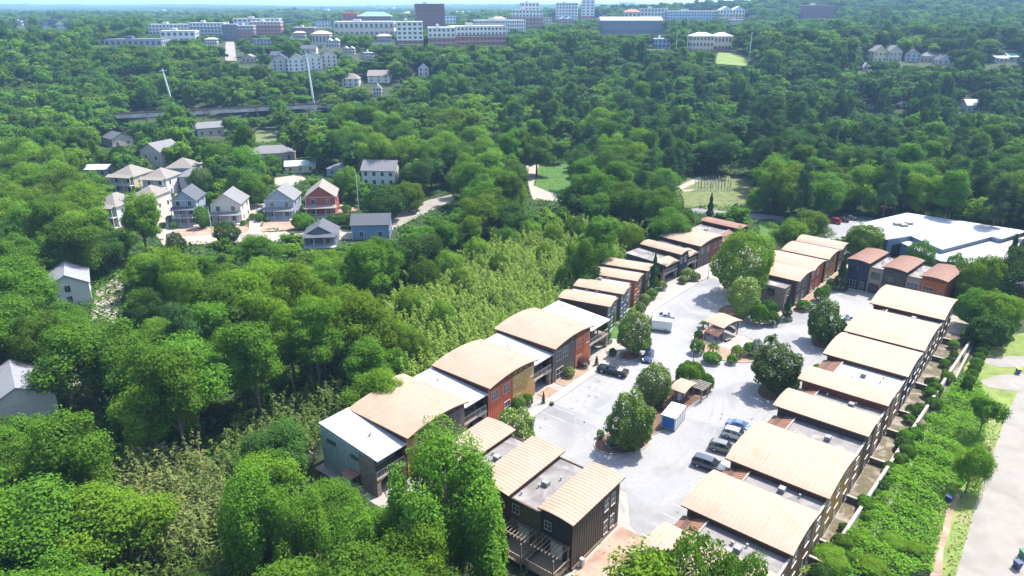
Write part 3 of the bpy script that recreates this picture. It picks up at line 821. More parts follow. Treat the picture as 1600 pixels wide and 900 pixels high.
# --- row C, gardens on the far side
def C_arch(s0, s1, label, front, side, back, **k):
    arch_house(FC, -s1 * S, -s0 * S, label, front, side, back, d=12.6, near_left=False, **k)
def C_flat(s0, s1, label, **k):
    flat_house(FC, -s1 * S + .02, -s0 * S - .02, label, d=12.2, shed=True, **k)
C_arch(-12, -5, 'townhouse with pale arched roof behind the foreground bush', 'umber', 'brown', 'umber', zl=7.3, zp=7.95, zr=7.35)
C_flat(-5, -.5, 'flat grey-roofed townhouse with rust front roof beside foreground bush', zt=6.4)
C_arch(-.5, 8.1, 'dark-walled townhouse with pale arched roof opposite the dark minivan', 'umber', 'brown', 'umber', zl=7.4, zp=8.0, zr=7.45)
C_flat(8.1, 12.2, 'flat grey-roofed townhouse with rust front roof nearest the dark minivan', zt=6.4)
C_arch(12.2, 23.6, 'wide townhouse with pale arched roof and mustard-rust garden wall side', 'rust', 'brown', 'mustard', zl=7.4, zp=8.15, zr=7.45)
C_flat(23.6, 29.2, 'flat grey-roofed townhouse with dark parapet beside dark brown wall', zt=6.5)
C_arch(29.2, 35.2, 'dark brown walled townhouse with narrow tan roof', 'umber', 'dark', 'olive', zl=7.8, zp=8.15, zr=7.85)
C_flat(35.2, 39.9, 'flat grey-roofed townhouse beside rust-brown wall', zt=6.5)
C_arch(39.9, 45.0, 'rust-brown walled townhouse with narrow tan roof', 'rust', 'darkred', 'umber', zl=7.8, zp=8.15, zr=7.85)
C_flat(45.0, 52.7, 'wide flat white-roofed townhouse with rust front roof', zt=6.6, roofm=M_memb)
C_arch(52.7, 63.2, 'townhouse with pale arched roof and navy garden side by white flat roof', 'umber', 'brown', 'navy', zl=7.4, zp=8.05, zr=7.45)
C_flat(63.2, 64.9, 'thin flat-roofed link with rust front roof between two pale roofs', zt=6.6)
C_arch(64.9, 78.6, 'wide pale-roofed townhouse behind the two parked white cars', 'umber', 'brown', 'umber', zl=7.4, zp=8.25, zr=7.45)
C_flat(78.6, 82.3, 'narrow flat-roofed townhouse before last pale roof of garden row', zt=6.6)
C_arch(82.3, 95.0, 'pale arched-roof townhouse at end of garden row facing brick courtyard houses', 'umber', 'brown', 'umber', zl=7.4, zp=8.2, zr=7.45)
# --- row D
flat_house(FD, -3.9, -.02, 'brown brick end townhouse with low flat roof beside columnar shrub', zt=5.3, d=10.6, front='brick', side='brick', back='brick', roofm=M_gmemb, bwin=False, y0=1.0,
           wins=[(2, 3.3, 1.5, 1.3), (2, .4, 1.5, 1.8)], lwins=[('L', 3.2, 3.0, 1.6, 1.7, M_dframe), ('L', 3.2, .3, 1.6, 1.9, M_dframe)])
for (a, b, f_, lb) in ((0, 8.6, 'gray', 'grey-fronted townhouse with tan arched roof next to brick end house'), (9.6, 18.0, 'rust', 'rust-fronted townhouse with tan arched roof in brick-ended row'),
                       (20.0, 28.6, 'mustard', 'mustard-fronted townhouse with tan arched roof in brick-ended row'), (30.2, 36, 'olive', 'last tan-roofed townhouse of brick-ended row by bright trees')):
    arch_house(FD, a, b, lb, f_, 'brown', 'dark', d=10.8, zl=6.4, zp=7.05, zr=6.5, wins=[(1.6, 3.9, 1.6, 1.5), (5.0, 3.9, 1.6, 1.5), (1.8, .6, 1.8, 1.7), (5.1, .3, 1.3, 2.1)], truss=False, bwins=False)
for (a, b) in ((8.62, 9.58), (18.02, 19.98), (28.62, 30.18)):
    flat_house(FD, a, b, 'slim brick link with flat roof between arched townhouses of brick-ended row', zt=5.6, d=10, front='brick', bwin=False, group='brick links')
# --- row E, facing the camera
win3 = [(1.4, .5, 2.0, 1.6, None, 2), (1.6, 4.2, 1.9, 1.5, M_dframe, 2)]
arch_house(FE, 0, 4.8, 'black-blue townhouse with rusty arched roof beside tall dark shrub', 'navy', 'dark', 'dark', d=11, zl=7.3, zp=7.6, zr=7.35, xp=.5, wins=win3 + [(3.9, .1, .9, 2.1)], bwins=False, roofm=M_roofr, truss=False)
flat_house(FE, 4.85, 8.2, 'tan brick townhouse with dark garage beside black-blue house', zt=6.2, d=10.6, front='tanbrick', roofm=M_gmemb, wins=[(1.7, 3.7, 1.9, 1.5, M_dframe, 2)], garage=True, bwin=False)
arch_house(FE, 8.25, 13.2, 'dark green-grey townhouse with rusty arched roof and truss front', 'moss', 'dark', 'dark', d=11, zl=7.3, zp=7.6, zr=7.35, xp=.5, wins=[(1.5, 3.9, 1.9, 1.4, M_dframe, 2), (4.2, .2, .9, 2.1), (1.6, .5, 1.8, 1.6)], bwins=False, roofm=M_roofr)
flat_house(FE, 13.25, 16.6, 'tan brick townhouse with triple window between green-grey and rust houses', zt=6.2, d=10.6, front='tanbrick', roofm=M_gmemb, wins=[(1.6, 3.2, 2.4, 1.7, None, 2)], bwin=False)
arch_house(FE, 16.65, 21.8, 'rust-red townhouse with arched roof at corner of the courtyard', 'rust', 'darkred', 'dark', d=11, zl=7.3, zp=7.6, zr=7.35, xp=.5, wins=[(1.6, 3.4, 2.2, 1.6, None, 2), (4.3, 3.0, 1.0, 1.6)], bwins=False, roofm=M_roofr)

# --- garden side of row C: brick dividers, patio, long cream wall
M_divid = brick_mat('dark_brick', (0.10, 0.055, 0.04), (0.16, 0.09, 0.06), (0.14, 0.11, 0.09), 3.2)
gd = [-5, 8.1, 12.2, 23.6, 35.2, 45, 52.7, 64.9, 78.6, 88.5]
for k, s_ in enumerate(gd):
    p = loc(FC, -s_ * S, 12.75)
    b = MB(); hd = rng.uniform(.8, 1.2); ld = rng.uniform(1.4, 2.4); b.box(-.16, .16, 0, ld, 0, hd); b.box(-.21, .21, -.02, ld + .06, hd, hd + .1, 1)
    o = tag(b.build('garden_divider', [M_divid, M_kerb]), 'low dark brick wall with pale coping dividing rear patios', 'wall', 'patio divider walls')
    o.location = (p[0], p[1], 0.03); o.rotation_euler = (0, 0, R(C_A))
w0, w1 = G(1300, 862, 1.2), G(1532, 508, 1.2)
L = math.dist(w0, w1); a_ = math.atan2(w1[1] - w0[1], w1[0] - w0[0])
lw = thing('retaining_wall', 'long pale concrete garden wall beside the vine-covered bank', 'wall', (w0[0], w0[1], 0), a_)
n = int(L / 6)
for k in range(n):
    x0, x1 = L * k / n + .01, L * (k + 1) / n - .01
    MB().box(x0, x1, -.2, .2, 0, 1.2).build('wall_panel', mat('cream_wall', (.37, .31, .255), .9, .12, .8, stain=(.5, .5, .75, (.28, .21, .16))), lw)
    MB().box(x0 - .005, x1 + .005, -.22, .22, 1.203, 1.29).build('coping', M_kerb, lw)
# ------------------------------------------------------------------ warehouse with the white roof
M_wroof = mat('white_roof_sheet', (0.36, 0.37, 0.385), 0.55, 0.05, 0.15, stain=(0.08, 0.52, 0.8, (0.27, 0.28, 0.30)))
M_wwall = mat('slate_metal_wall', (0.16, 0.20, 0.26), 0.6, 0.1, 0.8)
wt = thing('warehouse', 'large low warehouse with bright white roof and slate-blue walls', 'warehouse')
hw = 5.5
P = [G(u, v, hw) for u, v in ((1335, 352), (1418, 333), (1604, 361), (1562, 373), (1548, 369), (1472, 389), (1425, 368), (1388, 374))]
MB().prism_z(P, 0, hw - .2).build('wall', M_wwall, wt)
wr = MB().prism_z(ring(P, .5), hw - .18, hw).build('roof', M_wroof, wt)
P2 = [G(u, v, 4.2) for u, v in ((1408, 379), (1426, 375), (1473, 396), (1548, 376), (1562, 380), (1602, 369), (1580, 400), (1562, 414), (1470, 408))]
MB().prism_z(P2, 0, 4.0).build('lean_to_wall', M_wwall, wt)
MB().prism_z(P2, 4.003, 4.2).build('lean_to_roof', M_wroof, wt)
for q in range(6):
    a = P[0]; b = P[1]; c_ = P[7]
    k = (q + 1) / 7
    e0 = (a[0] + (b[0] - a[0]) * k, a[1] + (b[1] - a[1]) * k)
    d0 = ((P[2][0] - P[1][0]) * .55, (P[2][1] - P[1][1]) * .55)
    MB().bar((e0[0], e0[1], hw + .04), (e0[0] + d0[0], e0[1] + d0[1], hw + .04), .12, .08).build('roof_seam', M_wroof, wr)
for (u, v) in ((1402, 350), (1412, 352), (1420, 349)):
    g = G(u, v, hw + .3); MB().box(g[0] - .9, g[0] + .9, g[1] - .8, g[1] + .8, hw, hw + .7).build('roof_vent', M_kerb, wt)
dg = G(1394, 398); dd = MB().box(-1.6, 1.6, -.1, .1, 0, 3.6).build('loading_door', mat('dark_opening', (.02, .02, .02), .8), wt)
pa, pb_ = P[7], P[6]; dd.location = ((pa[0] * .6 + pb_[0] * .4), (pa[1] * .6 + pb_[1] * .4), 0); dd.rotation_euler = (0, 0, math.atan2(pb_[1] - pa[1], pb_[0] - pa[0]))
NO_TREES.append(P); NO_TREES.append(P2)
keep_clear([(1330, 352), (1418, 330), (1592, 364), (1576, 415), (1470, 410), (1388, 400), (1345, 375)], 230)
# estate keep-clear, in depth order
keep_clear([(500, 668), (600, 588), (640, 580), (680, 555), (800, 500), (880, 470), (960, 500), (950, 560), (760, 700), (690, 740), (600, 770), (505, 745)], 93)
keep_clear([(150, 735), (200, 705), (280, 690), (345, 720), (350, 790), (300, 830), (200, 830), (150, 800)], 92)
keep_clear([(190, 830), (335, 800), (335, 900), (190, 900)], 68)
keep_clear([(610, 452), (640, 420), (700, 398), (760, 372), (830, 352), (900, 335), (990, 338), (1010, 360), (940, 400), (880, 465), (780, 515), (700, 555), (640, 580), (610, 550)], 150)
keep_clear([(480, 640), (590, 570), (560, 610), (505, 665)], 98)
keep_clear([(870, 455), (935, 402), (1015, 410), (985, 395), (1000, 372), (1095, 340), (1180, 350), (1180, 420), (1330, 395), (1345, 375), (1400, 390), (1520, 412), (1510, 520), (1300, 870), (1230, 900), (740, 900), (745, 760), (800, 640), (960, 500)], 128)
keep_clear([(995, 372), (1095, 340), (1180, 350), (1240, 372), (1320, 375), (1520, 412), (1510, 520), (1240, 560), (1010, 520)], 165)
keep_clear([(1210, 900), (1420, 640), (1530, 500), (1640, 500), (1640, 900)], 140)
# near ground of the vine bank stays free of woodland
NO_TREES.append([G(1180, 905), G(1500, 520), G(1640, 500), (230, 130), (230, 20), (15, 20)])
NO_TREES.append([loc(FB, -14, 24), loc(FB, 26, 24), loc(FB, 26, -2), loc(FB, -14, -2)])

# ------------------------------------------------------------------ houses
M_shing = mat('grey_shingle', (0.155, 0.152, 0.155), 0.9, 0.15, 3)
M_shingb = mat('brown_shingle', (0.19, 0.17, 0.15), 0.9, 0.15, 3)
M_shingd = mat('slate_shingle', (0.075, 0.08, 0.095), 0.9, 0.15, 3)
M_white = mat('white_paint', (0.52, 0.515, 0.50), 0.7, 0.05, 2)
HC0 = dict(white=(.74, .74, .73), cream=(.66, .57, .38), tan=(.52, .45, .36), grey=(.46, .48, .49), bluegrey=(.36, .42, .50), red=(.42, .10, .08), blue=(.20, .30, .42), ivory=(.70, .66, .58), slate=(.20, .23, .28), beige=(.56, .50, .42), teal=(.30, .38, .38))
HC = {k_: tuple(c_ * .72 for c_ in v_) for k_, v_ in HC0.items()}
def house(u, v, w_, d_, h_, rz, label, col='white', roof=None, rise=2.6, style='gable', porch=0, levels=2, wins=3, pos=None, z0=0, group=None, hide=False, front_gable=True, sidewin=2):
    p = pos or G(u, v)
    t = thing('house', label, 'house', (p[0], p[1], z0), R(rz), group)
    m = mat('clapboard_' + col, HC[col], 0.7, 0.08, 2); roof = roof or M_shing
    x0, x1 = -w_ / 2, w_ / 2
    wb = MB()
    if style == 'gable' and front_gable:      # ridge runs front to back
        wb.prism_y([(x0, -.3), (x1, -.3), (x1, h_), (0, h_ + rise), (x0, h_)], 0, d_)
    elif style == 'gable':
        wb.prism_z([(x0, 0), (x1, 0), (x1, d_), (x0, d_)], -.3, h_)
        for x in (x0, x1 - .2): wb.add([(x, 0, h_), (x, d_, h_), (x, d_ / 2, h_ + rise), (x + .2, 0, h_), (x + .2, d_, h_), (x + .2, d_ / 2, h_ + rise)], [(0, 1, 2), (3, 5, 4), (0, 2, 5, 3), (1, 4, 5, 2)])
    else: wb.box(x0, x1, 0, d_, -.3, h_)
    wb.build('wall', m, t)
    rb = MB(); o = .45; th = .16
    if style == 'gable' and front_gable:
        sl = rise / (w_ / 2)
        for s_ in (-1, 1):
            e = (s_ * (w_ / 2 + o), h_ - sl * o)
            pr = [e, (0, h_ + rise), (0, h_ + rise + th), (e[0], e[1] + th)]
            rb.prism_y(pr, -o, d_ + o)
    elif style == 'gable':
        sl = rise / (d_ / 2)
        for s_ in (0, 1):
            ye = -o if s_ == 0 else d_ + o
            ze = h_ - sl * o
            rb.add([(x0 - o, ye, ze), (x1 + o, ye, ze), (x1 + o, d_ / 2, h_ + rise), (x0 - o, d_ / 2, h_ + rise), (x0 - o, ye, ze + th), (x1 + o, ye, ze + th), (x1 + o, d_ / 2, h_ + rise + th), (x0 - o, d_ / 2, h_ + rise + th)],
                   [(0, 3, 2, 1), (4, 5, 6, 7), (0, 1, 5, 4), (1, 2, 6, 5), (3, 0, 4, 7)])
    else:
        i_ = min(w_, d_) / 2
        a = [(x0 - o, -o, h_), (x1 + o, -o, h_), (x1 + o, d_ + o, h_), (x0 - o, d_ + o, h_)]
        if w_ >= d_: r_ = [(x0 + i_, d_ / 2, h_ + rise), (x1 - i_ + .01, d_ / 2, h_ + rise)]; f = [(0, 1, 5, 4), (1, 2, 5), (2, 3, 4, 5), (3, 0, 4)]
        else: r_ = [(0, i_, h_ + rise), (0, d_ - i_, h_ + rise)]; f = [(0, 1, 4), (1, 2, 5, 4), (2, 3, 5), (3, 0, 4, 5)]
        rb.add(a + r_, f + [(3, 2, 1, 0)])
    rf = rb.build('roof', roof, t)
    tr = MB(); tr.box(x0 - .03, x0 + .12, -.06, .0, 0, h_ - .05); tr.box(x1 - .12, x1 + .03, -.06, .0, 0, h_ - .05); tr.box(x0, x1, -.05, 0, h_ - .22, h_ - .08)
    tr.build('corner_trim', M_white, t)
    lh = h_ / levels
    for l in range(levels):
        nw = wins if not (porch and l < porch) else max(2, wins - 1)
        for k in range(nw):
            a = x0 + w_ * (k + .5) / nw
            fr_ = MB(); z = l * lh + .9; ww, hh = min(1.1, w_ / nw * .6), 1.5
            fr_.box(a - ww / 2 - .1, a + ww / 2 + .1, -.07, -.002, z - .1, z + hh + .1)
            f_ = fr_.build('window', M_white, t)
            MB().box(a - ww / 2, a - .03, -.1, -.071, z, z + hh).box(a + .03, a + ww / 2, -.1, -.071, z, z + hh).build('pane', M_glass, f_)
        for k in range(sidewin):
            a = d_ * (k + .5) / sidewin; z = l * lh + 1.0
            for sx in (-1, 1):
                xx = x1 if sx > 0 else x0
                fr_ = MB(); fr_.box(min(xx, xx + sx * .07), max(xx, xx + sx * .07), a - .5, a + .5, z - .1, z + 1.4)
                f_ = fr_.build('window', M_white, t)
                MB().box(min(xx + sx * .071, xx + sx * .1), max(xx + sx * .071, xx + sx * .1), a - .4, a + .4, z, z + 1.3).build('pane', M_glass, f_)
    if porch:
        pd = 2.0
        for l in range(porch):
            z = l * lh + .25
            fb = MB(); fb.box(x0, x1, -pd, -.12, z - .2, z); pf = fb.build('porch', M_white, t)
            rl = MB(); rl.box(x0, x1, -pd, -pd + .06, z + .85, z + .95); n = int(w_ / .45)
            for k in range(n + 1):
                x = x0 + .03 + (w_ - .1) * k / n; rl.box(x, x + .04, -pd + .01, -pd + .05, z, z + .9)
            rl.build('railing', M_white, pf)
            for k in range(4):
                x = x0 + .1 + (w_ - .2) * k / 3
                MB().box(x - .09, x + .09, -pd, -pd + .18, z, z + lh - .35).build('post', M_white, pf)
        z = porch * lh
        pr = MB(); pr.add([(x0 - .3, -pd - .4, z - .15), (x1 + .3, -pd - .4, z - .15), (x1 + .3, -.12, z + .55), (x0 - .3, -.12, z + .55), (x0 - .3, -pd - .4, z - .03), (x1 + .3, -pd - .4, z - .03), (x1 + .3, -.12, z + .67), (x0 - .3, -.12, z + .67)],
                          [(0, 3, 2, 1), (4, 5, 6, 7), (0, 1, 5, 4), (1, 2, 6, 5), (2, 3, 7, 6), (3, 0, 4, 7)])
        pr.build('porch_roof', roof, t)
    for st in (MB().box(-.6, .6, -.45, -.13, -.2, .12),): st.build('step', M_kerb, t)
    c_, s_ = math.cos(R(rz)), math.sin(R(rz))
    cx, cy_ = p[0] - s_ * d_ / 2, p[1] + c_ * d_ / 2
    NO_TREES.append([(p[0] + a * c_ - b * s_, p[1] + a * s_ + b * c_) for a, b in ((x0 - 1.8, -3.5), (x1 + 1.8, -3.5), (x1 + 1.8, d_ + 1.5), (x0 - 1.8, d_ + 1.5))])
    if not hide: keep_clear_box(cx, cy_, z0 + h_ * .2, (w_ + d_) * .58, h_ * .8 + rise, p[1] + 1)
    return t
house(293, 352, 7.2, 9, 8.2, 4, 'narrow tall blue-grey house with three-storey porch above clay yard', 'bluegrey', M_shingd, 3.0, porch=2, levels=3, wins=2)
house(356, 349, 9.2, 10, 6.4, 4, 'ivory clapboard house with grey gable roof and white porch', 'ivory', M_shing, 3.2, porch=1, wins=2)
house(439, 342, 9.2, 10, 6.4, 2, 'pale blue-grey gabled house with wide white porch', 'bluegrey', M_shing, 3.4, porch=1, wins=2)
house(503, 338, 9.6, 11, 6.6, 8, 'brick-red gabled house with dark porch on clay yard', 'red', M_shingb, 3.4, porch=1, wins=2)
house(592, 291, 13.0, 9, 6.2, -6, 'white two-storey house with grey roof among dark trees', 'white', M_shing, 3.0, wins=4, front_gable=False)
house(501, 385, 9.0, 8, 3.4, 6, 'small low cottage with slate gable roof beside the street', 'slate', M_shingd, 2.6, porch=1, levels=1, wins=2)
house(580, 374, 11, 8, 4.6, 4, 'plain blue barn-like house with dark roof beside the street', 'blue', M_shingd, 2.2, levels=1, wins=2, front_gable=False)
house(170, 354, 8.2, 10, 6.6, -14, 'white house with double porch and brown hip roof behind tall lime tree', 'white', M_shingb, 3.2, 'hip', porch=2, wins=3)
house(195, 302, 9.8, 11, 6.4, -12, 'cream yellow house with two-level porch', 'cream', M_shingb, 3.2, 'hip', porch=2, wins=3)
house(245, 306, 9.2, 10, 6.4, -8, 'white house with blue-shaded double porch beside gravel drive', 'white', M_shingb, 3.0, 'hip', porch=2, wins=3)
house(240, 268, 12, 11, 8.6, -25, 'tall tan house with plain gable and grey roof', 'tan', M_shing, 3.2, wins=2, levels=2)
house(228, 330, 8, 9, 5.2, -10, 'tan-roofed white house half hidden behind tall lime tree', 'ivory', M_shingb, 2.8, 'hip', wins=3, levels=1)
house(283, 282, 10.5, 10, 5.0, 2, 'wide beige house with brown hip roof and teal garage front', 'teal', M_shingb, 3.2, 'hip', wins=3, levels=1)
house(304, 300, 9, 9, 6.0, 10, 'shaded grey house beside vine-draped tree', 'grey', M_shing, 2.6, 'hip', wins=2)
house(152, 276, 9, 7, 3.0, 5, 'low white-roofed bungalow with dark red car', 'grey', mat('white_metal_roof', (.45, .45, .45), .5), 1.2, levels=1, wins=2, front_gable=False)
house(168, 228, 13, 10, 4.0, -40, 'pale tan house with slate roof deep in the trees', 'beige', M_shingd, 2.4, levels=1, wins=3, front_gable=False)
house(425, 252, 20, 11, 3.6, 12, 'long low house with grey hip roof among trees', 'tan', M_shing, 2.6, 'hip', levels=1, wins=4)
house(470, 270, 12, 8, 3.0, 14, 'pale yellow bungalow with white metal roof', 'cream', mat('mint_metal_roof', (.36, .41, .38), .5), 1.4, levels=1, wins=3, front_gable=False)
house(528, 276, 9, 8, 3.2, -10, 'small grey-green cottage tucked beneath trees', 'teal', M_shing, 1.8, 'hip', levels=1, wins=2)
house(330, 212, 13, 10, 4.2, 28, 'grey-roofed pale house below the railway trestle', 'beige', M_shing, 2.4, levels=1, wins=3, front_gable=False)
h15 = house(112, 478, 8.6, 12, 5.2, 30, 'white house with large grey gable roof by the gravel drive', 'white', mat('light_grey_roof', (.19, .195, .21), .8, .1, 1), 2.4, levels=2, wins=1)
h16 = house(44, 676, 9.8, 11.5, 5.8, 37, 'large tan house with grey roof partly under tree shade', 'ivory', mat('light_grey_roof', (.19, .195, .21), .8, .1, 1), 2.6, levels=2, wins=0)
house(1592, 480, 10, 9, 3.2, -40, 'dark red shed with pale grey roof at edge of woodland', 'red', mat('light_grey_roof', (.19, .195, .21), .8, .1, 1), 1.8, levels=1, wins=2)
def far_house(u, v, wpx, hpx, label, col, roof=None, rise=.3, rz=0, lv=2, **k):
    p = ground(u, v); z = float(H(*p)); s_ = math.hypot(p[0], p[1]) / FPX
    s_ = PXL(p[0], p[1], z)[2] / FPX
    return house(0, 0, wpx * s_, wpx * s_ * .75, hpx * s_ * (1 - rise), rz, label, col, roof, hpx * s_ * rise, pos=p, z0=z, levels=lv, **k)
far_house(548, 137, 26, 20, 'white house with pinkish brown roof on wooded slope', 'ivory', M_shingb, .4, style='hip')
far_house(592, 130, 34, 18, 'wider white house with brown roof on wooded slope', 'ivory', M_shingb, .4, front_gable=False)
far_house(590, 150, 12, 18, 'slim white gable below the brown-roofed houses', 'white', M_shing, .4)
far_house(662, 120, 16, 20, 'white gabled house beneath the brick apartments', 'white', M_shing, .4, wins=2)
gx = 'gabled houses along the ridge'
far_house(1374, 97, 22, 24, 'cream end-gabled house joined to grey-roofed twin on the ridge', 'cream', M_shing, .35, rz=8)
far_house(1397, 97, 22, 24, 'grey-roofed pinkish house, larger twin on the ridge', 'beige', M_shing, .35, rz=8)
far_house(1426, 97, 22, 18, 'pale grey house with slate gable on the ridge', 'grey', M_shingd, .4, rz=-15)
far_house(1452, 97, 20, 14, 'low pink-brick house on the ridge', 'beige', M_shing, .4, lv=1, style='hip')
far_house(1477, 101, 24, 14, 'white-gabled house at end of the ridge line', 'white', M_shingd, .5, lv=1)
far_house(1522, 176, 26, 18, 'white-roofed house deep in the dark wood', 'white', mat('white_metal_roof', (.45, .45, .45), .5), .4, lv=1, front_gable=False)
far_house(1412, 168, 12, 9, 'small pale roof showing among dark pines', 'white', mat('white_metal_roof', (.45, .45, .45), .5), .5, lv=1, wins=1)
far_house(1360, 172, 10, 8, 'tiny pale gable showing among dark pines', 'ivory', M_white, .5, lv=1, wins=1)
far_house(1590, 97, 30, 12, 'long house with mint green roof on the ridge', 'white', mat('green_metal_roof', (.18, .42, .28), .5), .4, lv=1, front_gable=False)
far_house(1564, 98, 20, 9, 'low white house beside the mint-roofed one', 'white', M_white, .3, lv=1, front_gable=False)
far_house(1352, 111, 8, 11, 'bright white narrow gable poking out of the trees', 'white', M_white, .5, lv=1, wins=1)
for k, (u, v, wd, col, lb) in enumerate(((440, 113, 26, 'grey', 'dark-dormered end house of the white hillside terrace'), (464, 112, 26, 'white', 'middle house of the white hillside terrace'), (490, 110, 28, 'white', 'tall middle house of the white hillside terrace'), (515, 106, 24, 'ivory', 'far end house of the white hillside terrace'))):
    far_house(u, v, wd, 26, lb, col, M_shingd, .35, rz=14, lv=3)
far_house(482, 84, 24, 12, 'dark-roofed house above the hillside terrace', 'ivory', M_shingd, .4, front_gable=False, lv=1)
far_house(434, 96, 22, 14, 'slate-roofed house beside the ascending street', 'beige', M_shingd, .4, front_gable=False)
far_house(388, 98, 20, 12, 'brown-roofed bungalow beside the ascending street', 'tan', M_shingb, .4, lv=1)

# ------------------------------------------------------------------ the town on the rise
BC0 = dict(white=(.62, .62, .60), brick=(.34, .15, .11), dkbrick=(.20, .075, .07), grey=(.34, .36, .38), pale=(.55, .53, .49), pink=(.56, .44, .38), glassblue=(.30, .40, .50), red=(.50, .08, .05), slate=(.14, .16, .18), beige=(.52, .45, .36))
BC = {k_: tuple(c_ * 1.0 for c_ in v_) for k_, v_ in BC0.items()}
M_fglass = mat('far_glass', (.10, .12, .15), .25, .3, .2)
def block(u0, u1, vt, vb, label, base, top=None, split=0.0, depth=0.6, rz=0, floors=5, cols=8, roof='flat', rcol=None, vdist=None, cat='building', name='apartment_building'):
    uc = (u0 + u1) / 2
    p = ground(uc, vdist or vb); z = float(H(*p)); f = PXL(p[0], p[1], z)[2]; k = f / FPX
    w_ = (u1 - u0) * k; h_ = (vb - vt) * k + ((vdist - vb) * k if vdist else 0)
    d_ = w_ * depth
    t = thing(name, label, cat, (p[0], p[1], z), R(rz))
    x0, x1 = -w_ / 2, w_ / 2
    mb = mat('town_' + base, BC[base], .8, .1, .3); mt = mat('town_' + (top or base), BC[top or base], .8, .1, .3)
    zs = h_ * split
    MB().box(x0, x1, 0, d_, -4, zs if top else h_).build('wall', mb, t)
    if top: MB().box(x0 - .1, x1 + .1, -.1, d_ + .1, zs + .002, h_).build('upper_wall', mt, t)
    rm = mat('town_roof_' + (rcol or 'pale'), dict(pale=(.42, .42, .41), dark=(.09, .1, .115), white=(.52, .53, .55), red=(.5, .12, .08), green=(.16, .30, .27), brown=(.33, .27, .22))[rcol or 'pale'], .7, .06, .2)
    if roof == 'flat':
        r_ = MB().box(x0 - .3, x1 + .3, -.3, d_ + .3, h_ + .003, h_ + .5).build('roof', rm, t)
        MB().box(x0 + w_ * .3, x0 + w_ * .42, d_ * .4, d_ * .7, h_ + .5, h_ + 2.8).build('roof_plant', rm, r_)
    elif roof == 'gables':
        n = max(2, int(w_ / 14))
        for i in range(n):
            a, b = x0 + w_ * i / n + .1, x0 + w_ * (i + 1) / n - .1
            MB().prism_y([(a, h_ + .01), (b, h_ + .01), ((a + b) / 2, h_ + (b - a) * .28)], -.4, d_).build('roof', rm, t)
    elif roof == 'barrel':
        K = 10
        pr = [(-.6 + (d_ + 1.2) * i / K, h_ + .01 + h_ * .28 * math.sin(math.pi * (i + .6) / (K + 1.2))) for i in range(K + 1)]
        m2 = MB(); m2.prism_y(pr, x0 - .5, x1 + .5)
        m2.v = [(y, x, z_) for x, y, z_ in m2.v]; m2.build('roof', rm, t)
    elif roof == 'hip':
        i_ = min(w_, d_) / 2
        MB().add([(x0 - .8, -.8, h_), (x1 + .8, -.8, h_), (x1 + .8, d_ + .8, h_), (x0 - .8, d_ + .8, h_), (x0 + i_, d_ / 2, h_ + i_ * .5), (x1 - i_ + .02, d_ / 2, h_ + i_ * .5)], [(0, 1, 5, 4), (1, 2, 5), (2, 3, 4, 5), (3, 0, 4), (3, 2, 1, 0)]).build('roof', rm, t)
    fh = h_ / floors
    for fl in range(floors):
        wb = MB(); fb = MB()
        for cidx in range(cols):
            a = x0 + w_ * (cidx + .5) / cols; hw_ = w_ / cols * .28
            wb.box(a - hw_, a + hw_, -.25, -.11, fl * fh + fh * .28, fl * fh + fh * .8)
        nc = max(2, int(cols * depth))
        for cidx in range(nc):
            b = d_ * (cidx + .5) / nc; hw_ = d_ / nc * .28
            for xx in (x0 - .25, x1 + .11): wb.box(xx, xx + .14, b - hw_, b + hw_, fl * fh + fh * .28, fl * fh + fh * .8)
        wb.build('window_row', M_fglass, t, kind='stuff')
        fb.box(x0 - .2, x1 + .2, -.22, -.11, (fl + 1) * fh - .25, (fl + 1) * fh - .03).build('floor_band', mt, t)
    keep_clear_box(p[0], p[1], z + h_ * .38, w_ * 1.0, h_ * .66, p[1])
    c_, s_ = math.cos(R(rz)), math.sin(R(rz))
    NO_TREES.append([(p[0] + a * c_ - b * s_, p[1] + a * s_ + b * c_) for a, b in ((x0 - 2, -3), (x1 + 2, -3), (x1 + 2, d_ + 2), (x0 - 2, d_ + 2))])
    return t
block(622, 662, 38, 83, 'white and brick apartment wing with stacked balconies', 'brick', 'white', .42, .9, 8, 7, 5)
block(670, 712, 46, 82, 'brick apartment block with white top storeys beside stacked-balcony wing', 'brick', 'white', .62, .8, 6, 5, 6)
block(708, 792, 44, 79, 'long brick and white apartment block with many bays', 'brick', 'white', .66, .5, 16, 5, 14)
block(652, 696, 10, 56, 'tall dark red brick tower above the town', 'dkbrick', None, 0, .7, 12, 9, 7, vdist=58)
block(524, 616, 36, 60, 'long pale pink low building with white roof', 'pink', 'pale', .7, .45, 4, 2, 12)
block(537, 560, 23, 48, 'red box-like hall behind the pale pink building', 'red', None, 0, .6, 4, 2, 3, rcol='red', vdist=50)
block(560, 612, 27, 48, 'green-roofed brick hall behind the pale pink building', 'dkbrick', None, 0, .5, 4, 2, 6, roof='hip', rcol='green', vdist=50)
block(742, 822, 34, 60, 'long white office block with narrow windows', 'white', None, 0, .35, 10, 5, 22)
block(800, 848, 18, 50, 'brick block with stepped white top behind the office', 'brick', 'white', .7, .6, 5, 6, 9, vdist=52)
block(814, 842, 8, 50, 'white upper tower stepping out of the brick block', 'white', None, 0, .7, 5, 7, 5, vdist=50)
block(868, 902, 7, 32, 'open white frame building under the skyline', 'white', None, 0, .6, -6, 6, 7, vdist=34)
block(908, 928, 0, 32, 'red brick tower beside the open frame building', 'red', 'white', .25, .9, -6, 8, 3, vdist=34)
block(938, 1034, 34, 54, 'long dark glazed hall with white curved roof', 'slate', None, 0, .35, 2, 2, 24, roof='barrel', rcol='white', name='hall')
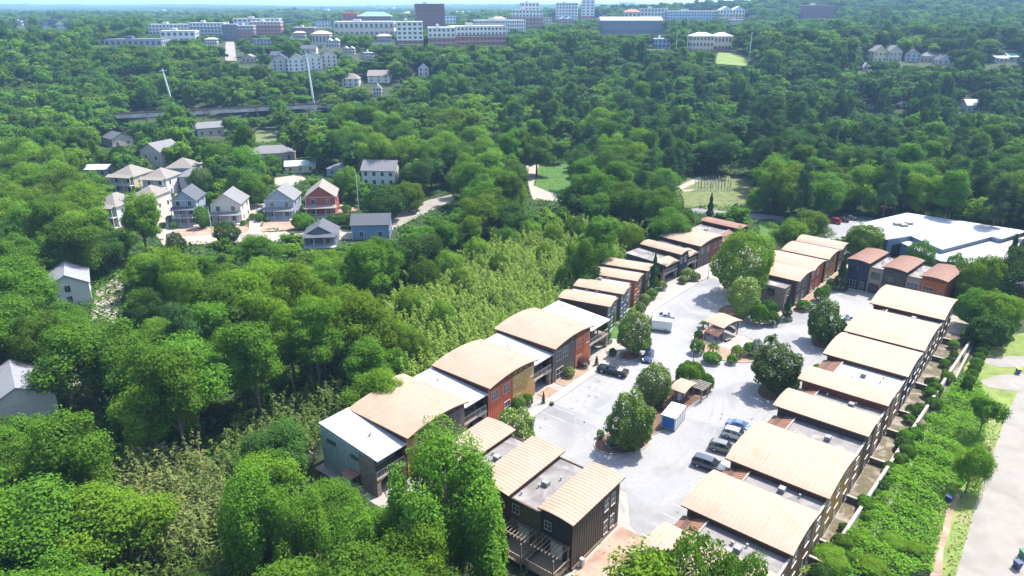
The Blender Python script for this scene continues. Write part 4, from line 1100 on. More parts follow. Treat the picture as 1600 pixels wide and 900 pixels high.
block(975, 1000, 20, 38, 'low hall with bright red roof', 'beige', None, 0, .6, 0, 2, 4, roof='hip', rcol='red', vdist=40)
block(1000, 1042, 15, 38, 'pale campus building behind the white-roofed hall', 'pale', None, 0, .5, 0, 4, 8, vdist=38)
block(1042, 1124, 19, 36, 'long pale blue glass building on the ridge', 'glassblue', 'white', .9, .4, -4, 4, 18)
block(1124, 1162, 17, 34, 'pinkish campus building with white gabled tops', 'pink', 'white', .7, .6, -4, 3, 8, roof='gables', rcol='white')
block(1080, 1114, 58, 84, 'beige school building with white hip roof by the field', 'beige', None, 0, .6, 6, 3, 6, roof='hip', rcol='white')
block(1114, 1142, 58, 82, 'brick-based school wing with white roof by the field', 'brick', 'beige', .35, .7, 6, 2, 5, roof='hip', rcol='white')
block(1022, 1046, 62, 76, 'small bright blue pavilion with white roof', 'glassblue', None, 0, .6, 0, 2, 4, roof='flat', rcol='white')
block(1253, 1300, 10, 32, 'dark red brick block alone on the wooded hill', 'dkbrick', None, 0, .5, -8, 4, 10, vdist=30)
block(236, 300, 40, 60, 'pale grey apartment row behind the small white building', 'pale', 'white', .5, .3, 6, 4, 12)
block(300, 352, 38, 62, 'blue-grey apartment row beside dark grey bay', 'grey', 'white', .8, .35, 6, 5, 10)
block(350, 372, 40, 64, 'dark grey apartment bay between pale and brick blocks', 'slate', None, 0, .6, 6, 5, 4)
block(371, 398, 42, 64, 'muted brick apartment bay with grey roof', 'brick', 'grey', .75, .6, 6, 5, 5)
block(394, 440, 36, 62, 'warm red brick hotel-like block with many windows', 'brick', 'pink', .82, .5, 6, 5, 9)
block(368, 438, 31, 50, 'cream upper block behind the red brick hotel-like block', 'white', None, 0, .3, 6, 4, 10, vdist=54)
block(254, 306, 50, 68, 'small bright white building with grey band', 'white', None, 0, .5, 8, 2, 6)
block(166, 252, 63, 73, 'wide low shed with dark blue-grey roof and pale streaks', 'grey', None, 0, .5, 6, 1, 10, rcol='dark')
block(460, 492, 44, 56, 'low brick shops along the town street', 'brick', None, 0, .5, 0, 2, 6)
block(488, 516, 54, 70, 'beige hall with brown hip roof', 'beige', None, 0, .7, 0, 1, 5, roof='hip', rcol='brown')
for k, (u, v, wd) in enumerate(((258, 22, 34), (440, 24, 40), (470, 27, 30), (500, 20, 26), (600, 17, 30), (718, 26, 40), (1130, 9, 30), (70, 40, 12), (95, 42, 10), (30, 38, 10), (980, 9, 24), (1095, 14, 26))):
    block(u - wd / 2, u + wd / 2, v - 5, v + 2, ['far white warehouse strip on the hazy plain', 'far pale store among hazy trees'][k % 2], 'white', None, 0, .4, 0, 1, 6, rcol='white').__setitem__('group', 'far pale sheds')

tb_ = [(444, 38, 22, 9, 'brick'), (468, 60, 18, 8, 'beige'), (505, 42, 24, 8, 'white'), (520, 74, 20, 10, 'pale'), (614, 52, 16, 10, 'white'), (600, 66, 22, 9, 'grey'), (700, 36, 26, 10, 'white'), (722, 30, 28, 9, 'beige'), (760, 26, 30, 8, 'pale'), (780, 40, 22, 10, 'white'), (850, 36, 26, 8, 'beige'), (885, 38, 22, 8, 'brick'), (925, 26, 24, 8, 'white'),
       (958, 24, 26, 8, 'pale'), (1010, 24, 20, 8, 'brick'), (1060, 14, 24, 7, 'white'), (1150, 40, 20, 8, 'beige'), (330, 70, 18, 8, 'pale'), (410, 72, 26, 10, 'grey'), (545, 84, 18, 8, 'beige'), (575, 92, 16, 8, 'white'), (640, 30, 22, 8, 'pale')]
word_ = dict(brick='red brick', beige='beige', white='white', pale='pale grey', grey='blue-grey')
for k, (u, v, wd, hp, cl) in enumerate(tb_):
    o = block(u - wd / 2, u + wd / 2, v - hp, v, 'low ' + word_[cl] + ' town building among the rooftops of the rise', cl, None, 0, .6, [-10, 6, 14, 0][k % 4], 2, 5, ['flat', 'hip', 'flat', 'gables'][k % 4], ['pale', 'brown', 'dark', 'white'][k % 4])
    o['group'] = 'low ' + word_[cl] + ' town buildings'
# ------------------------------------------------------------------ railway trestle and power poles
p0, p1 = G(180, 177, 10.5), G(520, 160, 10.5)
zt_ = 10.0
tr = thing('railway_trestle', 'long dark-topped railway trestle crossing the wooded valley', 'bridge', (p0[0], p0[1], 0), math.atan2(p1[1] - p0[1], p1[0] - p0[0]))
Lt = math.dist(p0, p1)
z0_ = 0.0
NO_TREES.append([(p0[0] - 2, p0[1] - 5), (p1[0] + 2, p1[1] - 5), (p1[0] + 2, p1[1] + 5), (p0[0] - 2, p0[1] + 5)])
MB().box(0, Lt, -1.7, 1.7, z0_ + zt_, z0_ + zt_ + .5).build('deck', M_dkwood, tr)
nn = int(Lt / 14)
for k in range(nn):
    x0, x1 = Lt * k / nn + .1, Lt * (k + 1) / nn - .1
    MB().box(x0, x1, -1.4, -1.15, z0_ + zt_ - 2.2, z0_ + zt_ - .003).build('girder', mat('grey_girder', (.42, .41, .38), .7, .25, .4, stain=(.3, .5, .7, (.25, .13, .08))), tr)
    MB().box(x0, x1, 1.15, 1.4, z0_ + zt_ - 2.2, z0_ + zt_ - .003).build('girder', mat('grey_girder', (.42, .41, .38)), tr)
    pz = MB()
    for y in (-1.3, 1.3): pz.bar((x1, y * 1.9, -2), (x1, y, z0_ + zt_ - 2.2), .45)
    pz.bar((x1, -2.2, z0_ + 2), (x1, 1.6, z0_ + 6), .25); pz.build('pier', mat('rust_pier', (.18, .11, .08), .8, .2, .5), tr)
for y in (-.75, .75): MB().bar((0, y, z0_ + zt_ + .6), (Lt, y, z0_ + zt_ + .6), .12, .18).build('rail', M_dframe, tr)
for k0, k1 in ((205, 240), (305, 415), (455, 515)):
    keep_clear([(k0, 176 - (k0 - 180) * .05 - 5), (k1, 176 - (k1 - 180) * .05 - 5), (k1, 176 - (k1 - 180) * .05 + 14), (k0, 176 - (k0 - 180) * .05 + 14)], max(p0[1], p1[1]) + 2)
def pole(u, vb, vt, rad_, label, arms=2, lean=0.0):
    p = ground(u, vb); z = float(H(*p))
    zz = z
    while PXL(p[0], p[1], zz)[1] > vt: zz += .25
    h_ = zz - z
    t = thing('utility_pole', label, 'pole', (p[0], p[1], z))
    MB().tube([(0, 0, -1), (lean * .5, 0, h_ / 2), (lean, 0, h_)], [rad_, rad_ * .8, rad_ * .55], 8).build('shaft', mat('galvanised_steel', (.55, .60, .60), .5, .08, 1, metallic=.2), t)
    for k in range(arms):
        z_ = h_ - 1.2 - k * h_ * .09
        MB().bar((lean * .9 - rad_ * 3, 0, z_), (lean * .9 + rad_ * 3, 0, z_ + .2), rad_ * .5).build('arm', mat('galvanised_steel', (.55, .6, .6)), t)
    return t
pole(272, 172, 108, .75, 'leaning pale steel transmission pole beside the trestle', 1, -3.0)
pole(492, 172, 84, .75, 'tall pale steel transmission pole at end of the trestle', 1, -2.0)
pole(333, 375, 322, .12, 'thin wooden power pole beside the ivory house', 1)
pole(562, 345, 270, .13, 'slim pole behind the brick-red house', 1)
for (u, vb, vt) in ((1055, 92, 52), (1072, 92, 48), (1170, 96, 50), (1190, 92, 56)):
    pole(u, vb, vt, .3, 'slender floodlight mast by the sports field', 1)['group'] = 'floodlight masts'
keep_clear([(264, 106), (276, 106), (284, 160), (274, 160)], 470); keep_clear([(484, 84), (494, 84), (500, 165), (486, 165)], 470)
# ------------------------------------------------------------------ vehicles
M_tyre = mat('tyre_rubber', (0.02, 0.02, 0.02), 0.85, 0.1, 5)
M_rim = mat('alloy_rim', (0.45, 0.45, 0.46), 0.35, 0.05, 5, metallic=.7)
M_cglass = mat('car_glass', (0.02, 0.025, 0.03), 0.06, 0.1, 1, spec=.9)
M_lamp = mat('headlamp', (0.75, 0.76, 0.78), 0.15, 0.02, 5, spec=.8)
M_tail = mat('tail_lamp', (0.45, 0.02, 0.02), 0.25, 0.02, 5)
def paint(key, c):
    c = tuple(q_ * .75 for q_ in c)
    return mat('paint_' + key, c, 0.28, 0.04, 1, metallic=.15, spec=.6)
PC = dict(white=(.72, .73, .74), silver=(.50, .52, .55), grey=(.24, .235, .225), navy=(.04, .065, .16), blue=(.13, .22, .46), black=(.015, .015, .018), slate=(.085, .10, .125), red=(.45, .03, .03), dark=(.05, .05, .055), maroon=(.18, .02, .03))
# stations: x (front +), half width low, belt z, top half width, top z, bottom z
CT = dict(
 sedan=dict(L=4.7, st=[(-2.35, .78, .80, .72, .84, .42), (-2.2, .88, .95, .78, 1.0, .28), (-1.55, .90, .96, .74, 1.06, .24), (-.85, .90, .95, .62, 1.42, .24), (.1, .90, .93, .63, 1.46, .24), (.95, .90, .92, .70, 1.02, .24), (1.9, .88, .80, .72, .84, .26), (2.25, .80, .68, .66, .72, .32), (2.35, .70, .58, .6, .62, .4)], cab=(2, 5), wh=(-1.38, 1.42, .33)),
 suv=dict(L=4.7, st=[(-2.35, .82, 1.0, .72, 1.1, .5), (-2.25, .91, 1.06, .72, 1.25, .34), (-1.85, .92, 1.08, .68, 1.66, .30), (-.8, .93, 1.06, .68, 1.74, .28), (.25, .93, 1.04, .68, 1.72, .28), (1.05, .93, 1.03, .76, 1.12, .28), (1.95, .91, .95, .78, 1.0, .3), (2.27, .84, .82, .72, .86, .36), (2.35, .76, .72, .66, .76, .44)], cab=(1, 5), wh=(-1.38, 1.42, .37)),
 minivan=dict(L=5.0, st=[(-2.5, .84, 1.0, .74, 1.15, .5), (-2.4, .95, 1.08, .76, 1.3, .32), (-2.1, .97, 1.08, .74, 1.68, .28), (-.8, .98, 1.06, .74, 1.76, .26), (.5, .98, 1.03, .73, 1.70, .26), (1.45, .97, 1.0, .80, 1.08, .26), (2.1, .93, .90, .78, .94, .3), (2.42, .84, .76, .7, .8, .36), (2.5, .74, .66, .62, .7, .42)], cab=(1, 5), wh=(-1.5, 1.5, .35)),
 van=dict(L=5.9, st=[(-2.95, .96, 1.2, .9, 2.45, .5), (-2.9, 1.0, 1.25, .92, 2.55, .42), (-1.2, 1.0, 1.25, .92, 2.58, .38), (.6, 1.0, 1.25, .92, 2.56, .38), (1.35, 1.0, 1.22, .88, 2.42, .38), (2.0, 1.0, 1.2, .84, 1.5, .38), (2.6, .98, 1.1, .84, 1.16, .4), (2.9, .9, .95, .8, 1.0, .45), (2.95, .84, .85, .74, .9, .5)], cab=(3, 5), wh=(-1.75, 1.75, .38)),
 hatch=dict(L=4.4, st=[(-2.2, .80, .95, .70, 1.05, .5), (-2.1, .88, 1.0, .70, 1.2, .32), (-1.7, .89, 1.0, .64, 1.5, .26), (-.7, .90, .98, .64, 1.58, .26), (.2, .90, .97, .64, 1.56, .26), (1.0, .90, .95, .72, 1.04, .26), (1.8, .87, .86, .74, .9, .28), (2.12, .8, .74, .68, .78, .34), (2.2, .72, .64, .6, .68, .42)], cab=(1, 5), wh=(-1.3, 1.32, .33)),
 pickup=dict(L=5.9, st=[(-2.95, .92, 1.05, .90, 1.08, .55), (-2.9, .98, 1.08, .93, 1.12, .42), (-1.0, .99, 1.08, .94, 1.12, .36), (-.85, .99, 1.10, .72, 1.80, .36), (.5, .99, 1.10, .72, 1.86, .36), (1.25, .99, 1.10, .82, 1.18, .36), (2.3, .98, 1.06, .86, 1.12, .38), (2.85, .93, .95, .82, 1.0, .42), (2.95, .86, .82, .78, .88, .5)], cab=(2, 5), wh=(-1.85, 1.85, .41)))
def car(kind, col, rear, front, label, name='parked_car', cat='car', pos=None, rz=None, z=0.065, group=None):
    T = CT[kind]; st = T['st']
    if pos is None:
        a, b = G(*rear), G(*front); pos = ((a[0] + b[0]) / 2, (a[1] + b[1]) / 2); rz = math.atan2(b[1] - a[1], b[0] - a[0])
    t = thing(name, label, cat, (pos[0], pos[1], z), rz, group)
    def sec(s_, g=0.0):
        x, wl, zb, wt, zt, z0 = s_
        zm = z0 + (zb - z0) * .5
        return [(x, -wl * .94, z0), (x, -wl - g, zm), (x, -wl * .985 - g, zb), (x, -wt - g, zt - .07), (x, -wt + .1, zt + g), (x, wt - .1, zt + g), (x, wt + g, zt - .07), (x, wl * .985 + g, zb), (x, wl + g, zm), (x, wl * .94, z0)]
    mb = MB(); n = 10
    for s_ in st: mb.v += sec(s_)
    for i in range(len(st) - 1):
        for j in range(n):
            a = i * n + j; b = i * n + (j + 1) % n
            mb.f.append((a, b, b + n, a + n)); mb.m.append(0)
    mb.f.append(tuple(range(n - 1, -1, -1))); mb.m.append(0)
    mb.f.append(tuple(range((len(st) - 1) * n, len(st) * n))); mb.m.append(0)
    pm = paint(col, PC[col])
    body = mb.build('body', pm, t, smooth=False)
    c0, c1 = T['cab']
    def lerp(a, b, k): return tuple(a[i] + (b[i] - a[i]) * k for i in range(3))
    g = 0.012
    for sgn, (jb, jt) in ((-1, (2, 3)), (1, (7, 6))):        # side glass, one pane for each bay of the cabin
        for i in range(c0, c1):
            if kind == 'van' and i < 4: continue
            A, B = sec(st[i], g), sec(st[i + 1], g)
            k0, k1 = .06, .94
            q = [lerp(A[jb], B[jb], k0), lerp(A[jb], B[jb], k1), lerp(A[jt], B[jt], k1), lerp(A[jt], B[jt], k0)]
            q = [lerp(q[0], q[3], .12), lerp(q[1], q[2], .12), lerp(q[1], q[2], .92), lerp(q[0], q[3], .92)]
            if min(abs(q[0][2] - q[3][2]), 9) < .05 and abs(q[1][2] - q[2][2]) < .05: continue
            q = [(x, y + sgn * g, z_) for x, y, z_ in q]
            MB().add(q, [(0, 1, 2, 3)]).build('side_window', M_cglass, t)
    def top_glass(i, nm, k0=.08, k1=.92):
        A, B = sec(st[i], 0), sec(st[i + 1], 0)
        q = [lerp(A[4], B[4], k0), lerp(A[5], B[5], k0), lerp(A[5], B[5], k1), lerp(A[4], B[4], k1)]
        q = [(x, y * 1.04, z_ + .02) for x, y, z_ in q]
        MB().add(q, [(0, 1, 2, 3)]).build(nm, M_cglass, t)
    top_glass(c1 - 1, 'windscreen')
    if kind != 'van': top_glass(c0, 'rear_window')
    if kind == 'pickup':
        MB().box(-2.8, -1.05, -.78, .78, 1.122, 1.135).build('bed_liner', M_tyre, t)
        MB().box(-1.9, -1.1, -.6, .6, 1.137, 1.3).build('cargo', M_white, t)
        MB().box(-2.82, -1.0, -.93, -.8, 1.124, 1.2).box(-2.82, -1.0, .8, .93, 1.124, 1.2).box(-2.9, -2.8, -.93, .93, 1.124, 1.2).build('bed_rail', pm, t)
    xr, xf, rw = T['wh']
    for x in (xr, xf):
        for s_ in (-1, 1):
            yw = st[4][1] - .1
            wh = MB().tube([(x, s_ * (yw - .12), rw), (x, s_ * (yw + .115), rw)], [rw, rw], 16).build('wheel', M_tyre, t)
            MB().tube([(x, s_ * (yw + .11), rw), (x, s_ * (yw + .125), rw)], [rw * .62, rw * .58], 12).build('rim', M_rim, wh)
    fx = st[-1]; rx = st[0]
    for s_ in (-1, 1):
        MB().box(fx[0] - .12, fx[0] + .015, s_ * fx[1] * .72 - .16, s_ * fx[1] * .72 + .16, fx[2] - .14, fx[2] + .0).build('headlight', M_lamp, t)
        MB().box(rx[0] - .012, rx[0] + .1, s_ * rx[1] * .82 - .1, s_ * rx[1] * .82 + .1, rx[2] - .2, rx[2] + .02).build('tail_light', M_tail, t)
        ms = st[5]
        MB().box(ms[0] - .22, ms[0] - .06, s_ * (ms[1] + .1) - .09, s_ * (ms[1] + .1) + .09, ms[2] + .02, ms[2] + .18).build('mirror', pm, t)
    MB().box(rx[0] - .05, rx[0] + .06, -rx[1] * .9, rx[1] * .9, rx[5] - .04, rx[5] + .16).build('bumper', M_dframe if kind in ('suv', 'pickup') else pm, t)
    return t
car('pickup', 'black', (976, 589), (938, 579), 'black pickup truck with open bed parked beside the orange townhouse', 'pickup_truck', 'truck')
car('hatch', 'navy', (1016, 552), (1009, 571), 'dark blue hatchback parked beneath the round lot tree')
car('van', 'white', (1047, 518), (1009, 513), 'white cargo van parked in the court', 'cargo_van', 'van')
car('sedan', 'silver', (1054, 499), (1018, 498), 'silver sedan parked next to the white cargo van')
car('sedan', 'white', (772, 676), (744, 664), 'white sedan tucked under the balcony townhouse')
car('minivan', 'slate', (1091, 726), (1124, 737), 'dark slate minivan, alone at end of the row of four', 'parked_car', 'minivan')
car('suv', 'grey', (1114, 701), (1149, 711), 'grey-brown SUV between the minivan and the white SUV')
car('suv', 'white', (1136, 681), (1166, 690), 'white SUV beside the blue sedan')
car('sedan', 'blue', (1140, 666), (1174, 676), 'blue sedan beside the white SUV')
car('sedan', 'white', (1341, 503), (1311, 502), 'white sedan half behind the pale roof, farther from the round tree')
car('suv', 'white', (1332, 517), (1306, 513), 'white SUV half behind the pale roof, next to the round tree')
car('suv', 'red', (1310, 350), (1294, 347), 'red SUV in the warehouse parking lot')
car('sedan', 'dark', (1322, 347), (1306, 345), 'dark sedan beside the red SUV in the warehouse lot')
car('sedan', 'slate', (1334, 344), (1318, 342), 'grey-blue sedan farthest from the warehouse door')
car('suv', 'silver', (421, 330), (405, 331), 'silver SUV beside the pale blue-grey gabled house')
car('sedan', 'maroon', (164, 275), (146, 273), 'dark maroon sedan before the low bungalow')
car('sedan', 'navy', (505, 283), (490, 283), 'navy car on the grass near the yellow bungalow')

# ------------------------------------------------------------------ court furniture
a, b = G(1043, 672), G(1062, 648)
pz = math.atan2(b[1] - a[1], b[0] - a[0])
pod = thing('storage_container', 'white portable storage container with blue roll-up end', 'container', (a[0], a[1], 0.14), pz)
M_pod = mat('container_white', (.50, .51, .52), .5, .04, 1)
MB().box(0, 4.6, -1.2, 1.2, .12, 2.4).build('body', M_pod, pod)
MB().box(-.12, 4.72, -1.28, 1.28, 2.403, 2.5).build('roof', M_pod, pod)
for y in (-1.23, 1.23):
    for x in (0, 1.15, 2.3, 3.45, 4.6): MB().box(x - .06, x + .06, y - .03, y + .03, .1, 2.4).build('rib', M_pod, pod)
dr = MB().box(-.06, -.003, -1.0, 1.0, .3, 2.2).build('roll_door', mat('blue_door', (.02, .11, .36), .5, .06, 2), pod)
for k in range(8): MB().box(-.075, -.061, -.98, .98, .35 + k * .23, .53 + k * .23).build('door_slat', mat('blue_door', (.03, .16, .5)), dr)
MB().box(-.05, 4.65, -1.2, -1.0, -.1, .118).build('skid', M_dframe, pod); MB().box(-.05, 4.65, 1.0, 1.2, -.1, .118).build('skid', M_dframe, pod)

q = G(1066, 624); kz = R(50)
ks = thing('mail_kiosk', 'small tan-roofed mail shelter with steel boxes on the middle island', 'kiosk', (q[0], q[1], .14), kz)
for x in (-1.9, 1.9):
    for y in (-.9, .9): MB().box(x - .08, x + .08, y - .08, y + .08, 0, 2.5).build('post', M_dkwood, ks)
rb = MB(); K = 8
pr = [(-2.4 + 4.8 * i / K, 2.5 + .45 * math.sin(math.pi * i / K)) for i in range(K + 1)]
rb.prism_y(pr + [(x, z_ + .12) for x, z_ in reversed(pr)], -1.5, 1.5); rb.build('roof', M_roof, ks)
bx_ = MB().box(-1.5, 1.5, -.25, .25, .35, 1.7).build('mailbox_bank', mat('galvanised_steel', (.55, .6, .6)), ks)
for i in range(6):
    for j in range(4): MB().box(-1.45 + i * .485, -1.02 + i * .485, -.275, -.251, .42 + j * .31, .69 + j * .31).build('mailbox_door', mat('pewter_door', (.36, .38, .40), .4, .05, 3, metallic=.4), bx_)
q = G(1089, 622)
pg = thing('pergola', 'weathered timber pergola beside the mail shelter', 'pergola', (q[0], q[1], .14), R(50))
for x in (-1.2, 1.2):
    for y in (-1.3, 1.3): MB().box(x - .09, x + .09, y - .09, y + .09, 0, 2.4).build('post', M_wood, pg)
for y in (-1.3, 1.3): MB().box(-1.7, 1.7, y - .07, y + .07, 2.4, 2.6).build('beam', M_wood, pg)
for k in range(6): MB().box(-1.5 + k * .58, -1.4 + k * .58, -1.8, 1.8, 2.603, 2.75).build('rafter', M_trim, pg)

q = G(1128, 524); vz = R(38)
pv = thing('pavilion', 'open pavilion with curved tan roof and low brick wall on the round plaza', 'pavilion', (q[0], q[1], .17), vz)
for x in (-2.6, 2.6):
    for y in (-1.8, 1.8): MB().box(x - .09, x + .09, y - .09, y + .09, 0, 3.0 + (.0 if x < 0 else .2)).build('post', M_dframe, pv)
rb = MB(); K = 12
pr = [(-3.3 + 6.6 * i / K, 2.95 + .75 * math.sin(math.pi * (i / K * .85 + .08))) for i in range(K + 1)]
rb.prism_y(pr + [(x, z_ + .14) for x, z_ in reversed(pr)], -2.5, 2.5); rb.build('roof', M_roof, pv)
for y in (-1.8, 1.8): MB().bar((-2.6, y, 2.9), (2.6, y, 2.95), .1, .2).build('beam', M_dframe, pv)
wb = MB(); K = 14
pts = [(3.1 * math.cos(R(-30 + 190 * i / K)) + .3, 2.9 * math.sin(R(-30 + 190 * i / K)) + .4) for i in range(K + 1)]
for a_, b_ in zip(pts[:-1], pts[1:]): wb.bar((*a_, .4), (*b_, .4), .35, .8)
wb.build('low_wall', M_brick, pv)
cb = MB()
for a_, b_ in zip(pts[:-1], pts[1:]): cb.bar((*a_, .85), (*b_, .85), .45, .09)
cb.build('coping', M_kerb, pv)
rl = MB()
for i in range(0, 8): rl.bar((*pts[i], .9), (*pts[i], 1.9), .06)
for i in range(7):
    for z_ in (1.2, 1.5, 1.88): rl.bar((*pts[i], z_), (*pts[i + 1], z_), .04)
rl.build('railing', M_dframe, pv)
lt = MB().bar((-5.2, -2.3, 1.9), (-3.0, -2.3, 2.7), .1, .16).bar((-5.2, .6, 1.9), (-3.0, .6, 2.7), .1, .16).build('pergola_frame', mat('red_timber', (.32, .14, .09), .8, .2, 3), pv)
for k in range(7):
    f = k / 6; MB().bar((-5.2 + 2.2 * f, -2.7, 2.02 + .8 * f), (-5.2 + 2.2 * f, 1.0, 2.02 + .8 * f), .12, .08).build('rafter', mat('red_timber', (.32, .14, .09)), lt)
for x, y in ((-5.1, -2.3), (-5.1, .6)): MB().box(x - .07, x + .07, y - .07, y + .07, 0, 1.85).build('post', M_dframe, pv)
for (u, v, z_, s_) in ((1122, 531, .45, 0), (1137, 534, .45, 40)):
    g_ = G(u, v); bt = thing('picnic_bench', 'small slatted bench under the pavilion' if s_ == 0 else 'small slatted bench at edge of the plaza', 'bench', (g_[0], g_[1], .17), R(s_))
    MB().box(-.8, .8, -.22, .22, .42, .48).build('seat', M_wood, bt)
    for x in (-.65, .65): MB().box(x - .06, x + .06, -.2, .2, 0, .42).build('leg', M_dframe, bt)
    MB().box(-.8, .8, .2, .26, .6, .95).build('backrest', M_wood, bt)
    for x in (-.65, .65): MB().box(x - .04, x + .04, .2, .25, .42, .62).build('back_support', M_dframe, bt)
def lamp(u, v, h_, label):
    g_ = G(u, v); t = thing('street_lamp', label, 'street lamp', (g_[0], g_[1], .1), 0)
    MB().tube([(0, 0, 0), (0, 0, .5), (0, 0, .52), (0, 0, h_)], [.13, .12, .06, .05], 8).build('post', M_dframe, t)
    MB().tube([(0, 0, h_), (0, 0, h_ + .12), (0, 0, h_ + .45)], [.08, .16, .2], 8).build('lantern', mat('lantern_glass', (.6, .58, .5), .3), t)
    MB().tube([(0, 0, h_ + .45), (0, 0, h_ + .62)], [.26, .04], 8).build('cap', M_dframe, t)
lamp(1083, 566, 3.6, 'black lamp post between plaza and big round shrub')
lamp(1106, 436, 3.4, 'black lamp post on the walk near the far block')
g_ = G(957, 697)
ub = thing('utility_cabinet', 'green utility cabinet on the mulched tree island', 'cabinet', (g_[0], g_[1], .14), R(20))
Mg = mat('dark_green_steel', (.03, .09, .07), .5, .1, 2)
MB().box(-.75, .75, -.6, .6, .12, 1.3).build('body', Mg, ub); MB().box(-.8, .8, -.65, .65, 1.303, 1.38).build('lid', Mg, ub); MB().box(-.9, .9, -.75, .75, 0, .118).build('base', M_kerb, ub)
MB().box(-.3, .3, -.615, -.602, .4, 1.1).build('door_panel', mat('mid_green_steel', (.05, .12, .09), .5), ub)
def bin_(u, v, col, label, rz=0, lidc=None):
    g_ = G(u, v); t = thing('wheelie_bin', label, 'bin', (g_[0], g_[1], .05), R(rz))
    m = mat('bin_' + label[:6], col, .5, .1, 2)
    mb = MB().add([(-.28, -.3, .1), (.28, -.3, .1), (.28, .3, .1), (-.28, .3, .1), (-.36, -.4, 1.05), (.36, -.4, 1.05), (.36, .4, 1.05), (-.36, .4, 1.05)], [(0, 3, 2, 1), (4, 5, 6, 7), (0, 1, 5, 4), (1, 2, 6, 5), (2, 3, 7, 6), (3, 0, 4, 7)])
    mb.build('body', m, t); MB().box(-.4, .4, -.45, .44, 1.055, 1.15).build('lid', mat('binlid_' + label[:6], lidc or col, .5), t)
    for x in (-.28, .28): MB().tube([(x - .04, .34, .12), (x + .04, .34, .12)], [.12, .12], 10).build('wheel', M_tyre, t)
    MB().bar((-.3, .5, 1.0), (.3, .5, 1.0), .05).build('handle', M_dframe, t)
bin_(1588, 889, (.03, .05, .11), 'navy wheelie bin on the wide drive', 10)
bin_(1597, 872, (.03, .13, .07), 'green wheelie bin on the wide drive', 0)
bin_(1481, 786, (.02, .03, .10), 'dark blue bin lying in the vine edge', 30)
bin_(1590, 584, (.05, .10, .25), 'blue and yellow bin on the pale turnaround', -10, (.6, .5, .05))
# coloured poles in the meadow
pcs = [(.75, .75, .75), (.05, .12, .5), (.5, .05, .12), (.6, .6, .62), (.1, .3, .6), (.45, .1, .4), (.7, .65, .2)]
for k in range(26):
    u = 1086 + (k % 13) * 4.6 + rng.uniform(-1, 1); v = 298 - (k // 13) * 5 + rng.uniform(-1, 1)
    g_ = G(u, v); i_ = k % 7
    h_ = rng.uniform(3.2, 4.6)
    o = MB().tube([(0, 0, 0), (0, 0, h_), (0, 0, h_ + .12)], [.11, .11, .02], 6).tube([(0, 0, h_ * .35), (0, 0, h_ * .62)], [.125, .125], 6, 1).build('painted_pole', [mat('pole_paint_%d' % i_, pcs[i_], .6), mat('pole_paint_%d' % ((i_ + 3) % 7), pcs[(i_ + 3) % 7], .6)])
    tag(o, 'brightly painted upright pole of the meadow installation', 'pole', 'painted meadow poles'); o.location = (g_[0], g_[1], 0.02)
keep_clear([(1082, 276), (1150, 276), (1150, 300), (1082, 302)], 300)
# low objects on the court
g_ = G(862, 633)
sb = MB(); sb.tube([(0, 0, 0), (0, 0, .25), (0, 0, .5)], [.38, .42, .38], 12); o = tag(sb.build('planter', M_dframe), 'small black round planter by the kerb', 'planter'); o.location = (g_[0], g_[1], .07)
# ------------------------------------------------------------------ vegetation
L_mid = leaf_mat('leaf_green', (0.036, 0.090, 0.009), (0.076, 0.175, 0.015), (0.135, 0.250, 0.024), 0.42)
L_lime = leaf_mat('leaf_lime', (0.058, 0.130, 0.009), (0.118, 0.228, 0.016), (0.200, 0.315, 0.028), 0.45)
L_dark = leaf_mat('leaf_dark', (0.020, 0.055, 0.010), (0.046, 0.110, 0.018), (0.082, 0.160, 0.028), 0.38)
L_pine = leaf_mat('needle_green', (0.024, 0.062, 0.018), (0.044, 0.100, 0.028), (0.072, 0.140, 0.040), 0.25)
L_mag = leaf_mat('magnolia_leaf', (0.026, 0.062, 0.010), (0.065, 0.130, 0.020), (0.22, 0.28, 0.05), 0.3, 0.55, 0.12)
L_gold = leaf_mat('gold_green_leaf', (0.05, 0.11, 0.012), (0.12, 0.20, 0.022), (0.25, 0.32, 0.04), 0.3, 0.4, 0.4)
L_bamb = leaf_mat('bamboo_leaf', (0.105, 0.185, 0.020), (0.175, 0.275, 0.032), (0.27, 0.335, 0.065), 0.35)
L_tanb = leaf_mat('dry_bamboo_leaf', (0.055, 0.10, 0.016), (0.110, 0.160, 0.032), (0.215, 0.215, 0.075), 0.3)
L_shade = leaf_mat('shaded_bamboo_leaf', (0.035, 0.075, 0.012), (0.075, 0.13, 0.022), (0.14, 0.18, 0.045), 0.3)  # darker bamboo green, shade put into the leaf colour
L_bank = leaf_mat('bank_vine_leaf', (0.07, 0.17, 0.012), (0.125, 0.26, 0.02), (0.19, 0.335, 0.03), 0.45)
L_vine = leaf_mat('vine_leaf', (0.045, 0.125, 0.010), (0.09, 0.215, 0.018), (0.155, 0.30, 0.028), 0.4)
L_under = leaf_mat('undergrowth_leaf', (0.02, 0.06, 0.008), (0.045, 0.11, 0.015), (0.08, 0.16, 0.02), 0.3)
L_plum = leaf_mat('plum_leaf', (0.06, 0.02, 0.03), (0.10, 0.04, 0.05), (0.2, 0.1, 0.1), 0.25)
L_palm = leaf_mat('palm_leaf', (0.04, 0.08, 0.015), (0.08, 0.13, 0.025), (0.14, 0.19, 0.05), 0.25)
L_grey = leaf_mat('silver_leaf', (0.20, 0.24, 0.18), (0.28, 0.32, 0.25), (0.38, 0.40, 0.33), 0.2)
M_bark = mat('tree_bark', (0.11, 0.085, 0.065), 0.95, 0.3, 2)
M_culm = mat('bamboo_culm', (0.30, 0.26, 0.12), 0.7, 0.3, 2)

